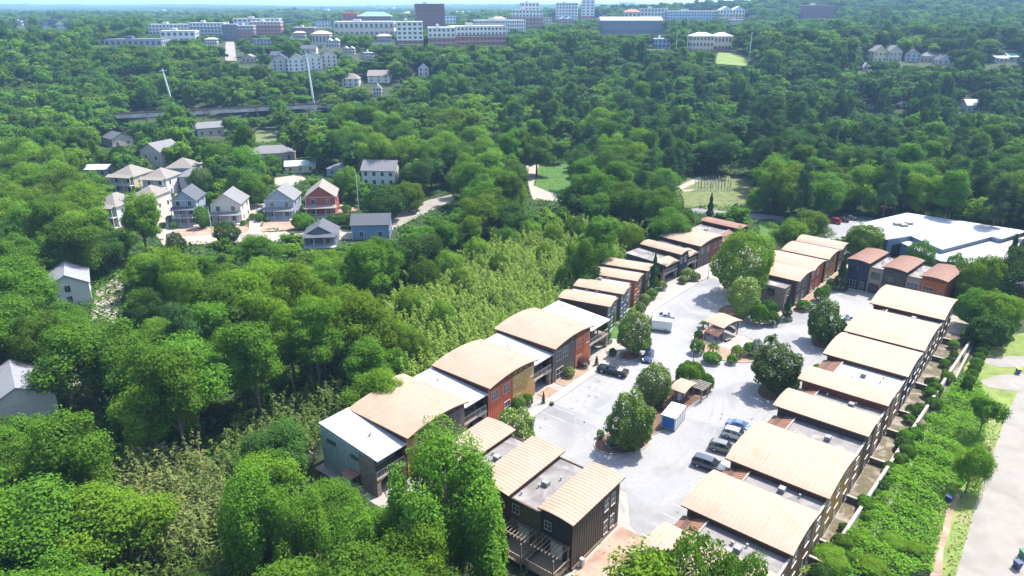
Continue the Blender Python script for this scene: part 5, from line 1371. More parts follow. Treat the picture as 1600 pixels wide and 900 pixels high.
def unit(a): return a / np.maximum(np.linalg.norm(a, axis=1, keepdims=True), 1e-6)
def quads(name, Pn, Nn, size, asp, m, droop=0.12, tang=None, gen=None):
    g = gen or nrg; n = len(Pn)
    Nn = unit(Nn)
    T = unit(np.cross(Nn, g.normal(size=(n, 3)))) if tang is None else unit(tang)
    B = unit(np.cross(Nn, T))
    Ls = (size * (0.65 + 0.7 * g.random(n)))[:, None]
    v = np.empty((n, 4, 3))
    v[:, 0] = Pn - T * Ls * .5
    v[:, 1] = Pn + B * Ls * asp * .5 - Nn * Ls * droop
    v[:, 2] = Pn + T * Ls * .5 - Nn * Ls * droop * .6
    v[:, 3] = Pn - B * Ls * asp * .5 - Nn * Ls * droop
    me = bpy.data.meshes.new(name)
    me.vertices.add(n * 4); me.loops.add(n * 4); me.polygons.add(n)
    me.vertices.foreach_set('co', v.astype(np.float32).ravel())
    me.loops.foreach_set('vertex_index', np.arange(n * 4, dtype=np.int32))
    me.polygons.foreach_set('loop_start', np.arange(0, n * 4, 4, dtype=np.int32))
    me.polygons.foreach_set('loop_total', np.full(n, 4, dtype=np.int32))
    me.materials.append(m)
    me.update(calc_edges=True)
    return me
def clump_leaves(C, Rr, n, up=0.25, outw=0.45, shell=0.5, squash=0.85, jit=0.5, g=None, tail=.07):
    g = g or nrg
    wgt = Rr ** 2; idx = g.choice(len(C), n, p=wgt / wgt.sum())
    d = unit(g.normal(size=(n, 3)))
    ax = C[idx].copy(); ax[:, 2] = 0
    d = unit(d + up * np.array([0, 0, 1.0]) + outw * unit(ax + 1e-3) * (np.linalg.norm(ax, axis=1, keepdims=True) > .4))
    wob = 1 + .16 * np.sin(d[:, 0] * 5 + idx * 1.7) * np.sin(d[:, 1] * 6 + idx) + .12 * np.sin(d[:, 2] * 9 + idx * .6)
    rad_ = (Rr[idx] * wob * (shell + (1.18 - shell) * g.random(n) ** .5 + tail * np.abs(g.normal(size=n)) ** 2))[:, None]
    Pn = C[idx] + d * rad_ * np.array([1, 1, squash])
    Nn = d + jit * g.normal(size=(n, 3)) + np.array([0, 0, .4])
    return Pn, Nn
# proportions of the reference tree are h = 1, r = 1 in the clump layout, scaled to metres
def crown_clumps(seed, h, r, base, k, kind='round'):
    g = np.random.default_rng(seed)
    zc = (base + 1) / 2 * h; rz_ = (1 - base) / 2 * h
    d = unit(g.normal(size=(k, 3))); d[:, 2] = np.abs(d[:, 2]) * np.where(g.random(k) < .72, 1, -.75)
    d = unit(d)
    f = .34 + .5 * g.random(k)
    lob = 1 + .26 * np.sin(np.arctan2(d[:, 1], d[:, 0]) * 3 + seed)
    C = np.stack([d[:, 0] * f * r * lob, d[:, 1] * f * r * lob, zc + d[:, 2] * f * rz_ * (1.05 if kind == 'round' else 1.15)], 1)
    Rr = r * (.17 + .24 * g.random(k) ** 1.3)
    C = np.vstack([C, [[0, 0, zc], [0, 0, zc + rz_ * .35]]]); Rr = np.append(Rr, [r * .42, r * .38])
    return C, Rr
def trunk_mesh(name, C, h, base, rt, seed, nb=7, m=None):
    g = np.random.default_rng(seed + 99); mb = MB()
    lean = g.normal(size=2) * .25
    top = (lean[0], lean[1], h * .72)
    mb.tube([(0, 0, -.5), (lean[0] * .2, lean[1] * .2, base * h * .6), (lean[0] * .7, lean[1] * .7, h * .45), top], [rt * 1.35, rt, rt * .7, rt * .25], 7)
    for i in g.choice(len(C), min(nb, len(C)), replace=False):
        e = C[i]; z0 = max(base * h * .7, min(h * .6, e[2] * .55))
        s_ = (lean[0] * .5, lean[1] * .5, z0)
        mid = ((s_[0] + e[0]) / 2, (s_[1] + e[1]) / 2, (s_[2] + e[2]) / 2 + .2)
        mb.tube([s_, mid, tuple(e)], [rt * .5, rt * .32, rt * .1], 5)
    return mb.mesh(name, m or M_bark, True)
LIB = {}
def add_tree(key, seed, h, r, base, k, n, leaf, asp, m, rt=.3, kind='round', **kw):
    C, Rr = crown_clumps(seed, h, r, base, k, kind)
    g = np.random.default_rng(seed)
    Pn, Nn = clump_leaves(C, Rr, n, g=g, **kw)
    LIB[key] = (quads('crown', Pn, Nn, leaf, asp, m, gen=g), trunk_mesh('trunk', C, h, base, rt, seed), h, r)
for i in range(4): add_tree('mid%d' % i, 10 + i, 16, 5.6, .14, 38 + 6 * i, 25000, .36, .62, L_mid)
for i in range(3): add_tree('lime%d' % i, 30 + i, 15, 5.4, .14, 38 + 7 * i, 25000, .36, .62, L_lime)
for i in range(3): add_tree('dark%d' % i, 50 + i, 16, 5.6, .14, 38 + 6 * i, 22000, .36, .62, L_dark)
for i in range(2): add_tree('tall%d' % i, 70 + i, 20, 4.4, .18, 46, 24000, .36, .62, L_mid, kind='tall')
def dense_tree(key, seed, h, r, n, leaf, m, base=.06, bumps=46, amp=.24, asp=.5, wide=.42):
    g = np.random.default_rng(seed)
    bd = unit(g.normal(size=(bumps, 3))); ba = amp * (.5 + .7 * g.random(bumps)); bw = .22 + .16 * g.random(bumps)
    d = unit(g.normal(size=(n, 3)))
    an = np.arccos(np.clip(d @ bd.T, -1, 1))
    bump = (ba * np.exp(-(an / bw) ** 2)).max(1)
    f = (.76 + bump) * (.80 + .22 * g.random(n) ** .5)
    zc = base * h + (h * (1 - base)) * wide
    zs = np.where(d[:, 2] > 0, h - zc, zc - base * h)
    Pn = np.stack([d[:, 0] * r * f, d[:, 1] * r * f, zc + d[:, 2] * zs * f], 1)
    Nn = d + .65 * g.normal(size=(n, 3)) + np.array([0, 0, .3])
    mb = MB(); mb.tube([(0, 0, -.2), (0, 0, h * .35), (.1, 0, h * .7)], [.2, .15, .05], 7)
    for k in range(6):
        e = bd[k] * .6; mb.tube([(0, 0, h * .2), (e[0] * r, e[1] * r, zc + e[2] * h * .3)], [.08, .02], 4)
    LIB[key] = (quads('crown', Pn, Nn, leaf, asp, m, gen=g), mb.mesh('trunk', M_bark, True), h, r)
for i in range(3): dense_tree('lot%d' % i, 90 + i, 7.5, 3.7, 9500, .38, L_mag, amp=.38, bumps=34)
for i in range(2): dense_tree('gold%d' % i, 95 + i, 7.0, 3.4, 7500, .36, L_gold, amp=.3, bumps=38)
dense_tree('bush0', 98, 8, 4.4, 14000, .32, L_mid, amp=.3, bumps=60)
dense_tree('roundd', 99, 6, 3.6, 8000, .34, L_dark, amp=.28)
dense_tree('bright1', 100, 11, 4.8, 16000, .36, L_lime, amp=.36, bumps=60)
add_tree('bright0', 101, 11, 4.8, .12, 44, 15000, .34, .6, L_lime, .2)
add_tree('small0', 104, 6, 2.4, .25, 26, 5000, .28, .6, L_mid, .1)
# pines: flat tiers of needles round a straight bole
def pine(key, seed, n=9000):
    g = np.random.default_rng(seed); h, r = 20.0, 4.2
    k = 42; z = h * (.36 + .62 * g.random(k) ** .85); a = g.random(k) * 6.283
    rr = r * (1.02 - .68 * ((z / h - .36) / .64)) * (.35 + .6 * g.random(k))
    C = np.stack([rr * np.cos(a), rr * np.sin(a), z], 1); Rr = .75 + .75 * g.random(k)
    Pn, Nn = clump_leaves(C, Rr, n, up=.2, outw=.2, shell=.3, squash=.55, jit=.9, g=g)
    mb = MB(); mb.tube([(0, 0, -.5), (.1, 0, h * .5), (0, .1, h * .97)], [.34, .24, .05], 7)
    for i in range(0, k, 2): mb.tube([(0, 0, z[i] - .7), tuple(C[i])], [.1, .03], 4)
    LIB[key] = (quads('crown', Pn, Nn, .55, .22, L_pine, gen=g), mb.mesh('trunk', M_bark, True), h, r)
for i in range(3): pine('pine%d' % i, 120 + i)
# vine-draped trees: leaf curtains hanging to the ground
def draped_tree(key, seed, cols, n, h=18.0, r=6.0, m=L_vine):  # hanging columns of unequal height
    g = np.random.default_rng(seed); C = []; Rr = []
    for c in range(cols):
        a = 6.283 * c / cols + g.normal() * .3; d = r * (.25 + .6 * g.random()); top = h * (.55 + .42 * g.random()) * (1 - .25 * d / r)
        z = top; q = .8 + 1.1 * g.random()
        x, y = d * math.cos(a), d * math.sin(a)
        while z > 0.6:
            C.append((x, y, z)); Rr.append(q * (.85 + .3 * g.random()))
            z -= q * .75; x += g.normal() * .22 + .05 * math.cos(a); y += g.normal() * .22 + .05 * math.sin(a); q *= .97
    C.append((0, 0, h * .8)); Rr.append(r * .4); C = np.array(C); Rr = np.array(Rr)
    Pn, Nn = clump_leaves(C, Rr, n, up=.12, outw=.35, shell=.8, squash=1.0, jit=.5, g=g, tail=.02)
    Nn[:, 2] += .35
    LIB[key] = (quads('crown', Pn, Nn, .27, .8, m, droop=.2, gen=g), trunk_mesh('trunk', C[:6], h, .1, .35, seed), h, r)
draped_tree('vine0', 140, 20, 52000); draped_tree('vine1', 141, 13, 32000, 17, 5); draped_tree('vine2', 142, 10, 24000, 15, 4.2)
# shrubs
def ball(key, seed, n, leaf, m, h=2.0, r=1.1, sq=1.0, cone=False):
    g = np.random.default_rng(seed); d = unit(g.normal(size=(n, 3)))
    t = g.random(n)
    if cone:
        z = t ** .8; rad_ = (1 - z) ** .75 * (.85 + .2 * np.sin(z * 25)) * (.86 + .2 * g.random(n)); a = g.random(n) * 6.283
        Pn = np.stack([np.cos(a) * rad_ * r, np.sin(a) * rad_ * r, z * h + .05], 1); Nn = np.stack([np.cos(a), np.sin(a), np.full(n, .5)], 1)
    else:
        d[:, 2] = np.where(d[:, 2] < -.55, -d[:, 2], d[:, 2])
        lump = 1 + .07 * np.sin(d[:, 0] * 7 + seed) + .06 * np.sin(d[:, 1] * 9 + d[:, 2] * 6)
        Pn = d * (np.array([r, r, h / 2]) * (.9 + .14 * g.random(n))[:, None] * lump[:, None]); Pn[:, 2] += h * .46; Nn = d.copy()
    Nn = Nn + .45 * g.normal(size=(n, 3))
    mb = MB(); mb.tube([(0, 0, -.1), (0, 0, h * .75)], [.07 * r + .02, .02], 5)
    LIB[key] = (quads('foliage', Pn, Nn, leaf, .6, m, gen=g), mb.mesh('stem', M_bark), h, r)
ball('shrub_green', 150, 3600, .16, L_vine); ball('shrub_dark', 151, 3600, .16, L_dark); ball('shrub_gold', 152, 3600, .16, L_gold); ball('shrub_plum', 153, 2600, .18, L_plum); ball('shrub_mid', 154, 3600, .16, L_mid)
ball('vine_heap', 159, 9000, .26, L_bank, 4.0, 2.4)
ball('big_shrub', 155, 9000, .26, L_vine, 4.0, 2.4)
ball('conifer', 156, 5200, .22, L_dark, 6, 1.3, cone=True)
ball('conifer_lite', 157, 5200, .22, L_mid, 6, 1.3, cone=True)
ball('shrub_grey', 158, 2400, .18, L_grey)
def palm(key, seed, m):
    g = np.random.default_rng(seed); Pn = []; T = []; N = []
    for k in range(26):
        a = 6.283 * k / 26 + g.normal() * .1; el = .15 + 1.15 * g.random(); Lf = 1.3 + .4 * g.random()
        for i in range(14):
            f = (i + .5) / 14; x = Lf * f * math.cos(el); z = 1.3 + Lf * f * math.sin(el) - .95 * f * f
            for s_ in (-1, 1):
                Pn.append((math.cos(a) * x - math.sin(a) * s_ * .16 * (1 - f * .6), math.sin(a) * x + math.cos(a) * s_ * .16 * (1 - f * .6), z)); T.append((math.cos(a) * .5 - math.sin(a) * s_, math.sin(a) * .5 + math.cos(a) * s_, -.15)); N.append((-.2 * math.cos(a), -.2 * math.sin(a), 1))
    mb = MB(); mb.tube([(0, 0, -.1), (0, 0, .6), (.03, 0, 1.35)], [.17, .15, .13], 8)
    LIB[key] = (quads('frond', np.array(Pn), np.array(N), .5, .28, m, tang=np.array(T), gen=g), mb.mesh('trunk', M_bark), 2.6, 1.5)
palm('palm', 160, L_palm)

PLANTED = []
PARTN = {'vine_': ('foliage', 'stem'), 'shrub': ('foliage', 'stem'), 'big_s': ('foliage', 'stem'), 'conif': ('foliage', 'stem'), 'palm': ('frond', 'trunk')}
def plant(key, x, y, h, r, name, label, cat, group=None, rz=None, z=0.0):
    cm, tm, h0, r0 = LIB[key]
    t = thing(name, label, cat, (x, y, z), rng.uniform(0, 6.283) if rz is None else rz, group)
    sc_ = (r / r0, r / r0, h / h0)
    pn = PARTN.get(key[:5], PARTN.get(key[:4], ('crown', 'trunk')))
    for nm, me in ((pn[1], tm), (pn[0], cm)):
        o = bpy.data.objects.new(nm, me); COL.objects.link(o); o.parent = t; o.scale = sc_
    PLANTED.append((x, y, r))
    return t
def put(key, u, vb, vt, wpx, name, label, cat='tree', group=None):
    x, y = G(u, vb, .1); h = 0.5
    while h < 40 and PXL(x, y, h)[1] > vt: h += .05
    k = PXL(x, y, h * .5)[2] / FPX
    return plant(key, x, y, h, wpx * k / 2, name, label, cat, group, z=.08)
def put_top(key, u, vt, h, r, name, label, cat='tree', group=None):
    x, y = G(u, vt, h); return plant(key, x, y, h, r, name, label, cat, group)

# --- trees and shrubs of the court
put('lot0', 986, 699, 617, 78, 'magnolia_tree', 'dense dark magnolia beside the green utility cabinet')
put('lot1', 1210, 610, 543, 84, 'magnolia_tree', 'broad magnolia shading the kerb beside rust-brown townhouse')
put('lot0', 1282, 534, 471, 60, 'magnolia_tree', 'rounded magnolia beside the two parked white cars')
put('gold0', 1020, 630, 569, 62, 'magnolia_tree', 'golden-green magnolia beside the mail shelter')
put('gold1', 806, 706, 640, 74, 'magnolia_tree', 'golden-green magnolia by the parked white sedan')
put('gold0', 990, 553, 488, 62, 'magnolia_tree', 'golden-green magnolia over the dark blue hatchback')
put('gold1', 1160, 498, 432, 56, 'magnolia_tree', 'golden-green magnolia behind the pavilion')
put('bright1', 1158, 462, 362, 98, 'shade_tree', 'large bright green tree by the brick end townhouse')
put('bright0', 1228, 398, 344, 62, 'shade_tree', 'bright yellow-green tree behind the brick-ended row')
put('bright0', 1266, 376, 331, 62, 'shade_tree', 'bright green tree beside the warehouse parking lot')
put('bright1', 1346, 402, 352, 66, 'shade_tree', 'bright green tree between black-blue house and warehouse')
put('bush0', 1432, 430, 376, 42, 'shade_tree', 'small green tree in front of the warehouse wall')
put('bush0', 1488, 440, 396, 30, 'shade_tree', 'small green tree behind the rust-red townhouse')
put('big_shrub', 1077, 603, 568, 44, 'clipped_shrub', 'large domed shrub beside the mail shelter', 'shrub')
put('shrub_mid', 1102, 610, 585, 24, 'clipped_shrub', 'smaller round dark shrub beside the large domed one', 'shrub')
put('big_shrub', 1185, 507, 476, 26, 'clipped_shrub', 'tall bright domed shrub beside brick end townhouse', 'shrub')
put('shrub_mid', 1206, 507, 488, 22, 'clipped_shrub', 'round mid-green shrub beside the bright domed one', 'shrub')
put('conifer', 1228, 500, 460, 20, 'columnar_conifer', 'dark columnar shrub at corner of brick end townhouse', 'conifer')
put('shrub_gold', 1151, 558, 540, 18, 'topiary_shrub', 'yellow-green ball topiary on the round plaza', 'shrub')
put('shrub_green', 1169, 555, 536, 18, 'topiary_shrub', 'green ball topiary beside the silvery shrub', 'shrub')
put('shrub_grey', 1181, 556, 530, 18, 'silver_shrub', 'silvery grey shrub on the round plaza', 'shrub')
put('palm', 1203, 550, 512, 30, 'palm', 'larger fan palm at edge of the round plaza', 'palm')
put('palm', 1113, 556, 528, 24, 'palm', 'small fan palm before the pavilion', 'palm')
put('palm', 1099, 512, 498, 18, 'palm', 'palm beside the pavilion lattice', 'palm')
put('shrub_mid', 1089, 552, 532, 22, 'bushy_shrub', 'bushy shrub on plaza edge by the lamp post', 'shrub')
put('shrub_dark', 1091, 532, 516, 14, 'bushy_shrub', 'dark round shrub behind the small fan palm', 'shrub')
put('shrub_mid', 1112, 566, 552, 28, 'bushy_shrub', 'low spreading shrub at front of the plaza', 'shrub')
put('shrub_green', 1143, 568, 555, 16, 'bushy_shrub', 'low grassy shrub below the ball topiary', 'shrub')
put('shrub_mid', 1190, 566, 550, 20, 'bushy_shrub', 'low shrub below the silvery one', 'shrub')
put('conifer_lite', 954, 507, 470, 20, 'columnar_conifer', 'conical conifer beside the white-roofed end balcony', 'conifer')
put('conifer', 946, 534, 498, 22, 'columnar_conifer', 'dense conifer in front of the end balcony house', 'conifer')
put('conifer', 1020, 458, 394, 18, 'columnar_conifer', 'tall dark conifer at end of the stepped four', 'conifer')
put('conifer', 1312, 452, 400, 24, 'columnar_conifer', 'tall dark shrub beside the black-blue townhouse', 'conifer')
put('conifer', 1108, 347, 302, 16, 'columnar_conifer', 'pointed dark conifer by the park road', 'conifer')
put('conifer', 1064, 352, 316, 14, 'columnar_conifer', 'pointed dark conifer behind the wide pinkish roof', 'conifer')
gs = 'gold shrubs along the stepped four'
for (u, v, wd) in ((1001, 487, 17), (1007, 474, 18), (1017, 466, 18), (1034, 452, 15), (988, 494, 14)):
    put('shrub_gold', u, v, v - wd * .8, wd, 'clipped_shrub', 'rounded yellow-green shrub in the bed of the stepped four', 'shrub', gs)
for (u, v, wd) in ((1074, 436, 22), (1086, 438, 16), (1067, 442, 14)):
    put('shrub_gold', u, v, v - wd * .75, wd, 'clipped_shrub', 'rounded yellow-green shrub before the narrow navy house', 'shrub', 'gold shrubs by the navy house')
put('shrub_gold', 889, 588, 574, 18, 'clipped_shrub', 'bright yellow-green shrub before the orange townhouse', 'shrub')
put('shrub_plum', 911, 572, 558, 20, 'flowering_shrub', 'dusky pink shrub before the orange townhouse', 'shrub')
put('shrub_mid', 806, 640, 622, 18, 'bushy_shrub', 'blue-green shrub under the mustard front', 'shrub')
put('shrub_gold', 815, 636, 622, 16, 'bushy_shrub', 'yellow-green shrub under the mustard front', 'shrub')
put('shrub_mid', 824, 632, 617, 18, 'bushy_shrub', 'mid-green shrub by the stone arch', 'shrub')
put('conifer', 849, 630, 612, 7, 'columnar_conifer', 'slim potted cypress on the walk', 'conifer')
put('conifer', 932, 570, 556, 8, 'columnar_conifer', 'slim dark cypress by the orange house balcony', 'conifer')
put('shrub_dark', 957, 556, 545, 12, 'bushy_shrub', 'small dark shrub below the dense conifer', 'shrub')
put('shrub_green', 1282, 470, 450, 22, 'bushy_shrub', 'bright bushy shrub before the rust-fronted house', 'shrub')
put('shrub_mid', 1299, 451, 436, 18, 'bushy_shrub', 'green shrub before the mustard-fronted house', 'shrub')
put('shrub_green', 1290, 458, 446, 14, 'bushy_shrub', 'small bright shrub between rust and mustard fronts', 'shrub')
put('shrub_mid', 1254, 484, 470, 22, 'bushy_shrub', 'loose low shrub at grey-fronted townhouse door', 'shrub')
put('shrub_dark', 1200, 490, 470, 28, 'bushy_shrub', 'dark shrub against the brick end wall', 'shrub')
put('shrub_green', 1277, 578, 570, 14, 'bushy_shrub', 'small bright bush on kerb by narrow tan roof', 'shrub')
put('shrub_gold', 938, 684, 672, 12, 'bushy_shrub', 'small grassy shrub on island by the utility cabinet', 'shrub')
put('shrub_plum', 1006, 655, 640, 20, 'flowering_shrub', 'dark plum shrub between magnolia and container', 'shrub')
put('shrub_plum', 1032, 640, 628, 18, 'flowering_shrub', 'dark plum shrub behind the white container', 'shrub')
put('shrub_dark', 993, 692, 676, 30, 'bushy_shrub', 'dark shrub under the dense dark magnolia', 'shrub')
# --- gardens behind row C
for k in range(44):
    s_ = -12 + k * 2.45 + rng.uniform(-.8, .8); p = loc(FC, -s_ * S, 15.6 + rng.uniform(-1.2, 1.6))
    r_ = rng.uniform(.6, 1.35)
    plant(['shrub_green', 'shrub_mid', 'shrub_dark', 'shrub_green', 'shrub_mid'][k % 5], p[0], p[1], r_ * 1.7, r_, 'garden_shrub', ['bright green shrub in the walled rear gardens', 'mid-green shrub in the walled rear gardens', 'dark green shrub in the walled rear gardens', 'bright green shrub in the walled rear gardens', 'mid-green shrub in the walled rear gardens'][k % 5], 'shrub', 'rear garden shrubs ' + ['bright', 'mid', 'dark', 'bright', 'mid'][k % 5], z=.05)
# --- shrubs round the settlement houses
for (u, v, lb) in ((293, 352, 'narrow blue-grey house'), (356, 349, 'ivory clapboard house'), (439, 342, 'pale blue-grey gabled house'), (503, 338, 'brick-red gabled house'), (592, 291, 'white two-storey house'), (245, 306, 'white double-porch house'), (195, 302, 'cream yellow house'), (470, 270, 'yellow bungalow'), (283, 282, 'teal-fronted house')):
    hx0, hy0 = G(u, v)
    for k in range(5):
        px_ = hx0 + [-6.2, 6.4, -7.2, 7.0, -3.0][k] + rng.uniform(-.6, .6); py_ = hy0 + [-2.4, -2.2, 3.5, 4.5, -3.4][k] + rng.uniform(-.5, .5)
        kk = ['shrub_green', 'shrub_mid', 'shrub_dark', 'shrub_mid', 'shrub_green'][k]; r_ = rng.uniform(.7, 1.7)
        plant(kk, px_, py_, r_ * 1.7, r_, 'yard_shrub', {'shrub_green': 'bright', 'shrub_mid': 'mid-green', 'shrub_dark': 'dark'}[kk] + ' bushy shrub in the yard of the ' + lb, 'shrub', 'yard shrubs of the ' + lb)
for (u, vb, vt, wd, key, lb) in ((318, 356, 322, 24, 'bush0', 'bushy tree between the narrow and the ivory house'), (398, 322, 282, 44, 'bush0', 'bushy tree between ivory and pale blue-grey houses'), (474, 358, 334, 36, 'bush0', 'bush mass before the brick-red house'), (528, 350, 334, 40, 'roundd', 'dark bush row beside the brick-red house'), (545, 312, 262, 42, 'bright1', 'bright tree behind the brick-red house'),
                                 (521, 316, 284, 26, 'bush0', 'slim tree beside the brick-red house roof'), (425, 268, 242, 34, 'bush0', 'tree before the long low house'), (552, 300, 268, 30, 'roundd', 'dark tree beside the grey-green cottage'), (146, 305, 268, 44, 'bush0', 'green tree before the maroon sedan and cream house'), (190, 268, 226, 30, 'roundd', 'dark conifer-like tree behind the cream yellow house'),
                                 (318, 308, 262, 40, 'bush0', 'tree over the shaded grey house'), (640, 330, 285, 50, 'bright1', 'bright tree beside the paved bend of the street'), (556, 356, 330, 34, 'bush0', 'leafy bush behind the blue barn-like house')):
    put(key, u, vb, vt, wd, 'yard_tree', lb)
for k, (u, v, h_, r_) in enumerate(((790, 352, 8, 3.4), (830, 345, 8, 3.6), (865, 350, 8.5, 3.2), (900, 338, 9, 3.8), (745, 372, 8.5, 3.6), (700, 392, 9, 4), (660, 402, 10, 4), (640, 452, 9, 3.4), (720, 420, 8, 2.6), (780, 395, 8.2, 2.6), (850, 380, 8, 2.4), (930, 350, 9, 3.4), (965, 345, 9.5, 3.4), (990, 352, 10, 3.6), (645, 520, 9, 3.2), (880, 415, 7.6, 2.2), (690, 470, 8.4, 2.6), (620, 500, 10, 3.6), (615, 545, 8, 3))):
    put_top('bright1' if k % 3 else 'bush0', u, v, h_, r_, 'thicket_bush', ('bright' if k % 3 else 'mid-green') + ' leafy bush rising out of the broad bamboo thicket', 'bush', 'bushes in the bamboo ' + ('bright' if k % 3 else 'mid'))
# --- mounds on the vine bank
for k, (u, v, r_) in enumerate(((1300, 880, 3.2), (1340, 850, 2.6), (1372, 800, 2.2), (1400, 742, 2.4), (1440, 705, 1.7), (1455, 655, 1.6), (1425, 800, 1.8), (1395, 850, 2.2), (1470, 720, 1.5), (1478, 640, 1.4), (1360, 890, 2.6), (1430, 860, 1.8), (1412, 700, 1.5))):
    x, y = G(u, v); plant('vine_heap', x, y, r_ * .6, r_ * .75, 'vine_mound', 'rounded mound of bright vines on the bank beside the garden wall', 'vines', 'vine mounds on the bank', z=-.1)
# --- right-hand side
put('small0', 1528, 686, 622, 50, 'verge_tree', 'small round tree on the grass verge', 'tree')
put('bright0', 1508, 770, 698, 58, 'verge_tree', 'lime tree rising from the vine bank above a blue bin', 'tree')
for (u, vt, h, r_, key, lb) in ((1545, 402, 12, 5.2, 'bright1', 'tall green tree beside the red shed'), (1506, 410, 9, 3.6, 'bush0', 'green tree behind the rust-red townhouse'), (1568, 458, 9.5, 5, 'bright1', 'leafy tree above the grass verge'), (1532, 452, 9, 4.2, 'bush0', 'leafy tree at end of the garden row'),
                                (1555, 492, 7, 4.5, 'roundd', 'dark spreading tree at edge of the verge'), (1596, 388, 14, 6, 'dark0', 'dark tree behind the warehouse corner'), (1516, 438, 7, 3.0, 'bright1', 'bright tree at corner of the garden row')):
    put_top(key, u, vt, h, r_, 'broadleaf_tree', lb)
put_top('conifer', 1590, 366, 9, 2, 'columnar_conifer', 'dark conifer at far corner of the warehouse', 'conifer')
# hedge between garden wall and verge
hx = [G(u, v) for u, v in ((1508, 612), (1520, 585), (1530, 560), (1538, 540), (1548, 522))]
for k in range(12):
    f = k / 11 * 4; i_ = min(int(f), 3); q = f - i_
    x, y = hx[i_][0] + (hx[i_ + 1][0] - hx[i_][0]) * q, hx[i_][1] + (hx[i_ + 1][1] - hx[i_][1]) * q
    plant('shrub_mid' if k % 3 else 'shrub_dark', x, y, rng.uniform(1.8, 2.6), rng.uniform(.9, 1.3), 'hedge_shrub', 'shaggy hedge bush between garden wall and grass verge', 'hedge', 'verge hedge')
# --- foreground
put_top('bush0', 1085, 846, 16.5, 5.4, 'shade_tree', 'dense tree top rising in front of the pale roofs')
put_top('bush0', 1012, 874, 15, 3.6, 'shade_tree', 'smaller tree beside dense tree top in front of pale roofs')
put_top('bush0', 1170, 868, 15, 3.8, 'shade_tree', 'low tree between dense tree top and garden patios')
plant('vine0', -8.0, 70.5, 20.5, 7.0, 'vine_draped_tree', 'great vine-draped tree hiding part of the flat-roofed houses', 'tree', rz=.4)
for (u, vt, h, r_, key, lb) in ((548, 782, 13, 3.8, 'vine1', 'vine-draped tree between bamboo and great vine-draped tree'), (372, 718, 17, 3.6, 'vine2', 'yellow-green vine column rising beside the tan bamboo'), (445, 748, 14, 3.8, 'vine1', 'twisted vine-draped tree with hanging leaf curtains'),
                                (590, 790, 7, 3.2, 'vine2', 'low vine-draped tree below the aqua end house'), (445, 880, 9, 5, 'vine2', 'low bright vine mound at edge of the bamboo')):
    put_top(key, u, vt, h, r_, 'vine_draped_tree', lb)
put_top('vine1', 380, 222, 17, 6.5, 'vine_draped_tree', 'tall vine-draped tree behind the ivory house')
put_top('vine2', 345, 218, 16, 5.5, 'vine_draped_tree', 'vine-draped tree shading the grey house')
put_top('lime0', 212, 300, 19, 6.0, 'broadleaf_tree', 'tall lime-green tree in front of the settlement houses')
put_top('mid0', 95, 642, 17, 6.2, 'broadleaf_tree', 'leafy tree in front of the large tan house')
put_top('mid3', 40, 760, 14, 7, 'broadleaf_tree', 'spreading tree by the tan bamboo, below the tan house')
put_top('lime1', 140, 770, 12, 6, 'broadleaf_tree', 'light green tree beside the tan bamboo')
put_top('roundd', 351, 346, 7, 4.0, 'broadleaf_tree', 'round dark tree below the ivory house')
put_top('roundd', 271, 362, 7, 2.8, 'broadleaf_tree', 'small dark tree on corner of the street')
put_top('roundd', 598, 288, 12, 7, 'broadleaf_tree', 'broad dark tree in front of the white two-storey house')
put_top('mid1', 130, 490, 17, 8, 'broadleaf_tree', 'big tree spreading over the tan house roof')
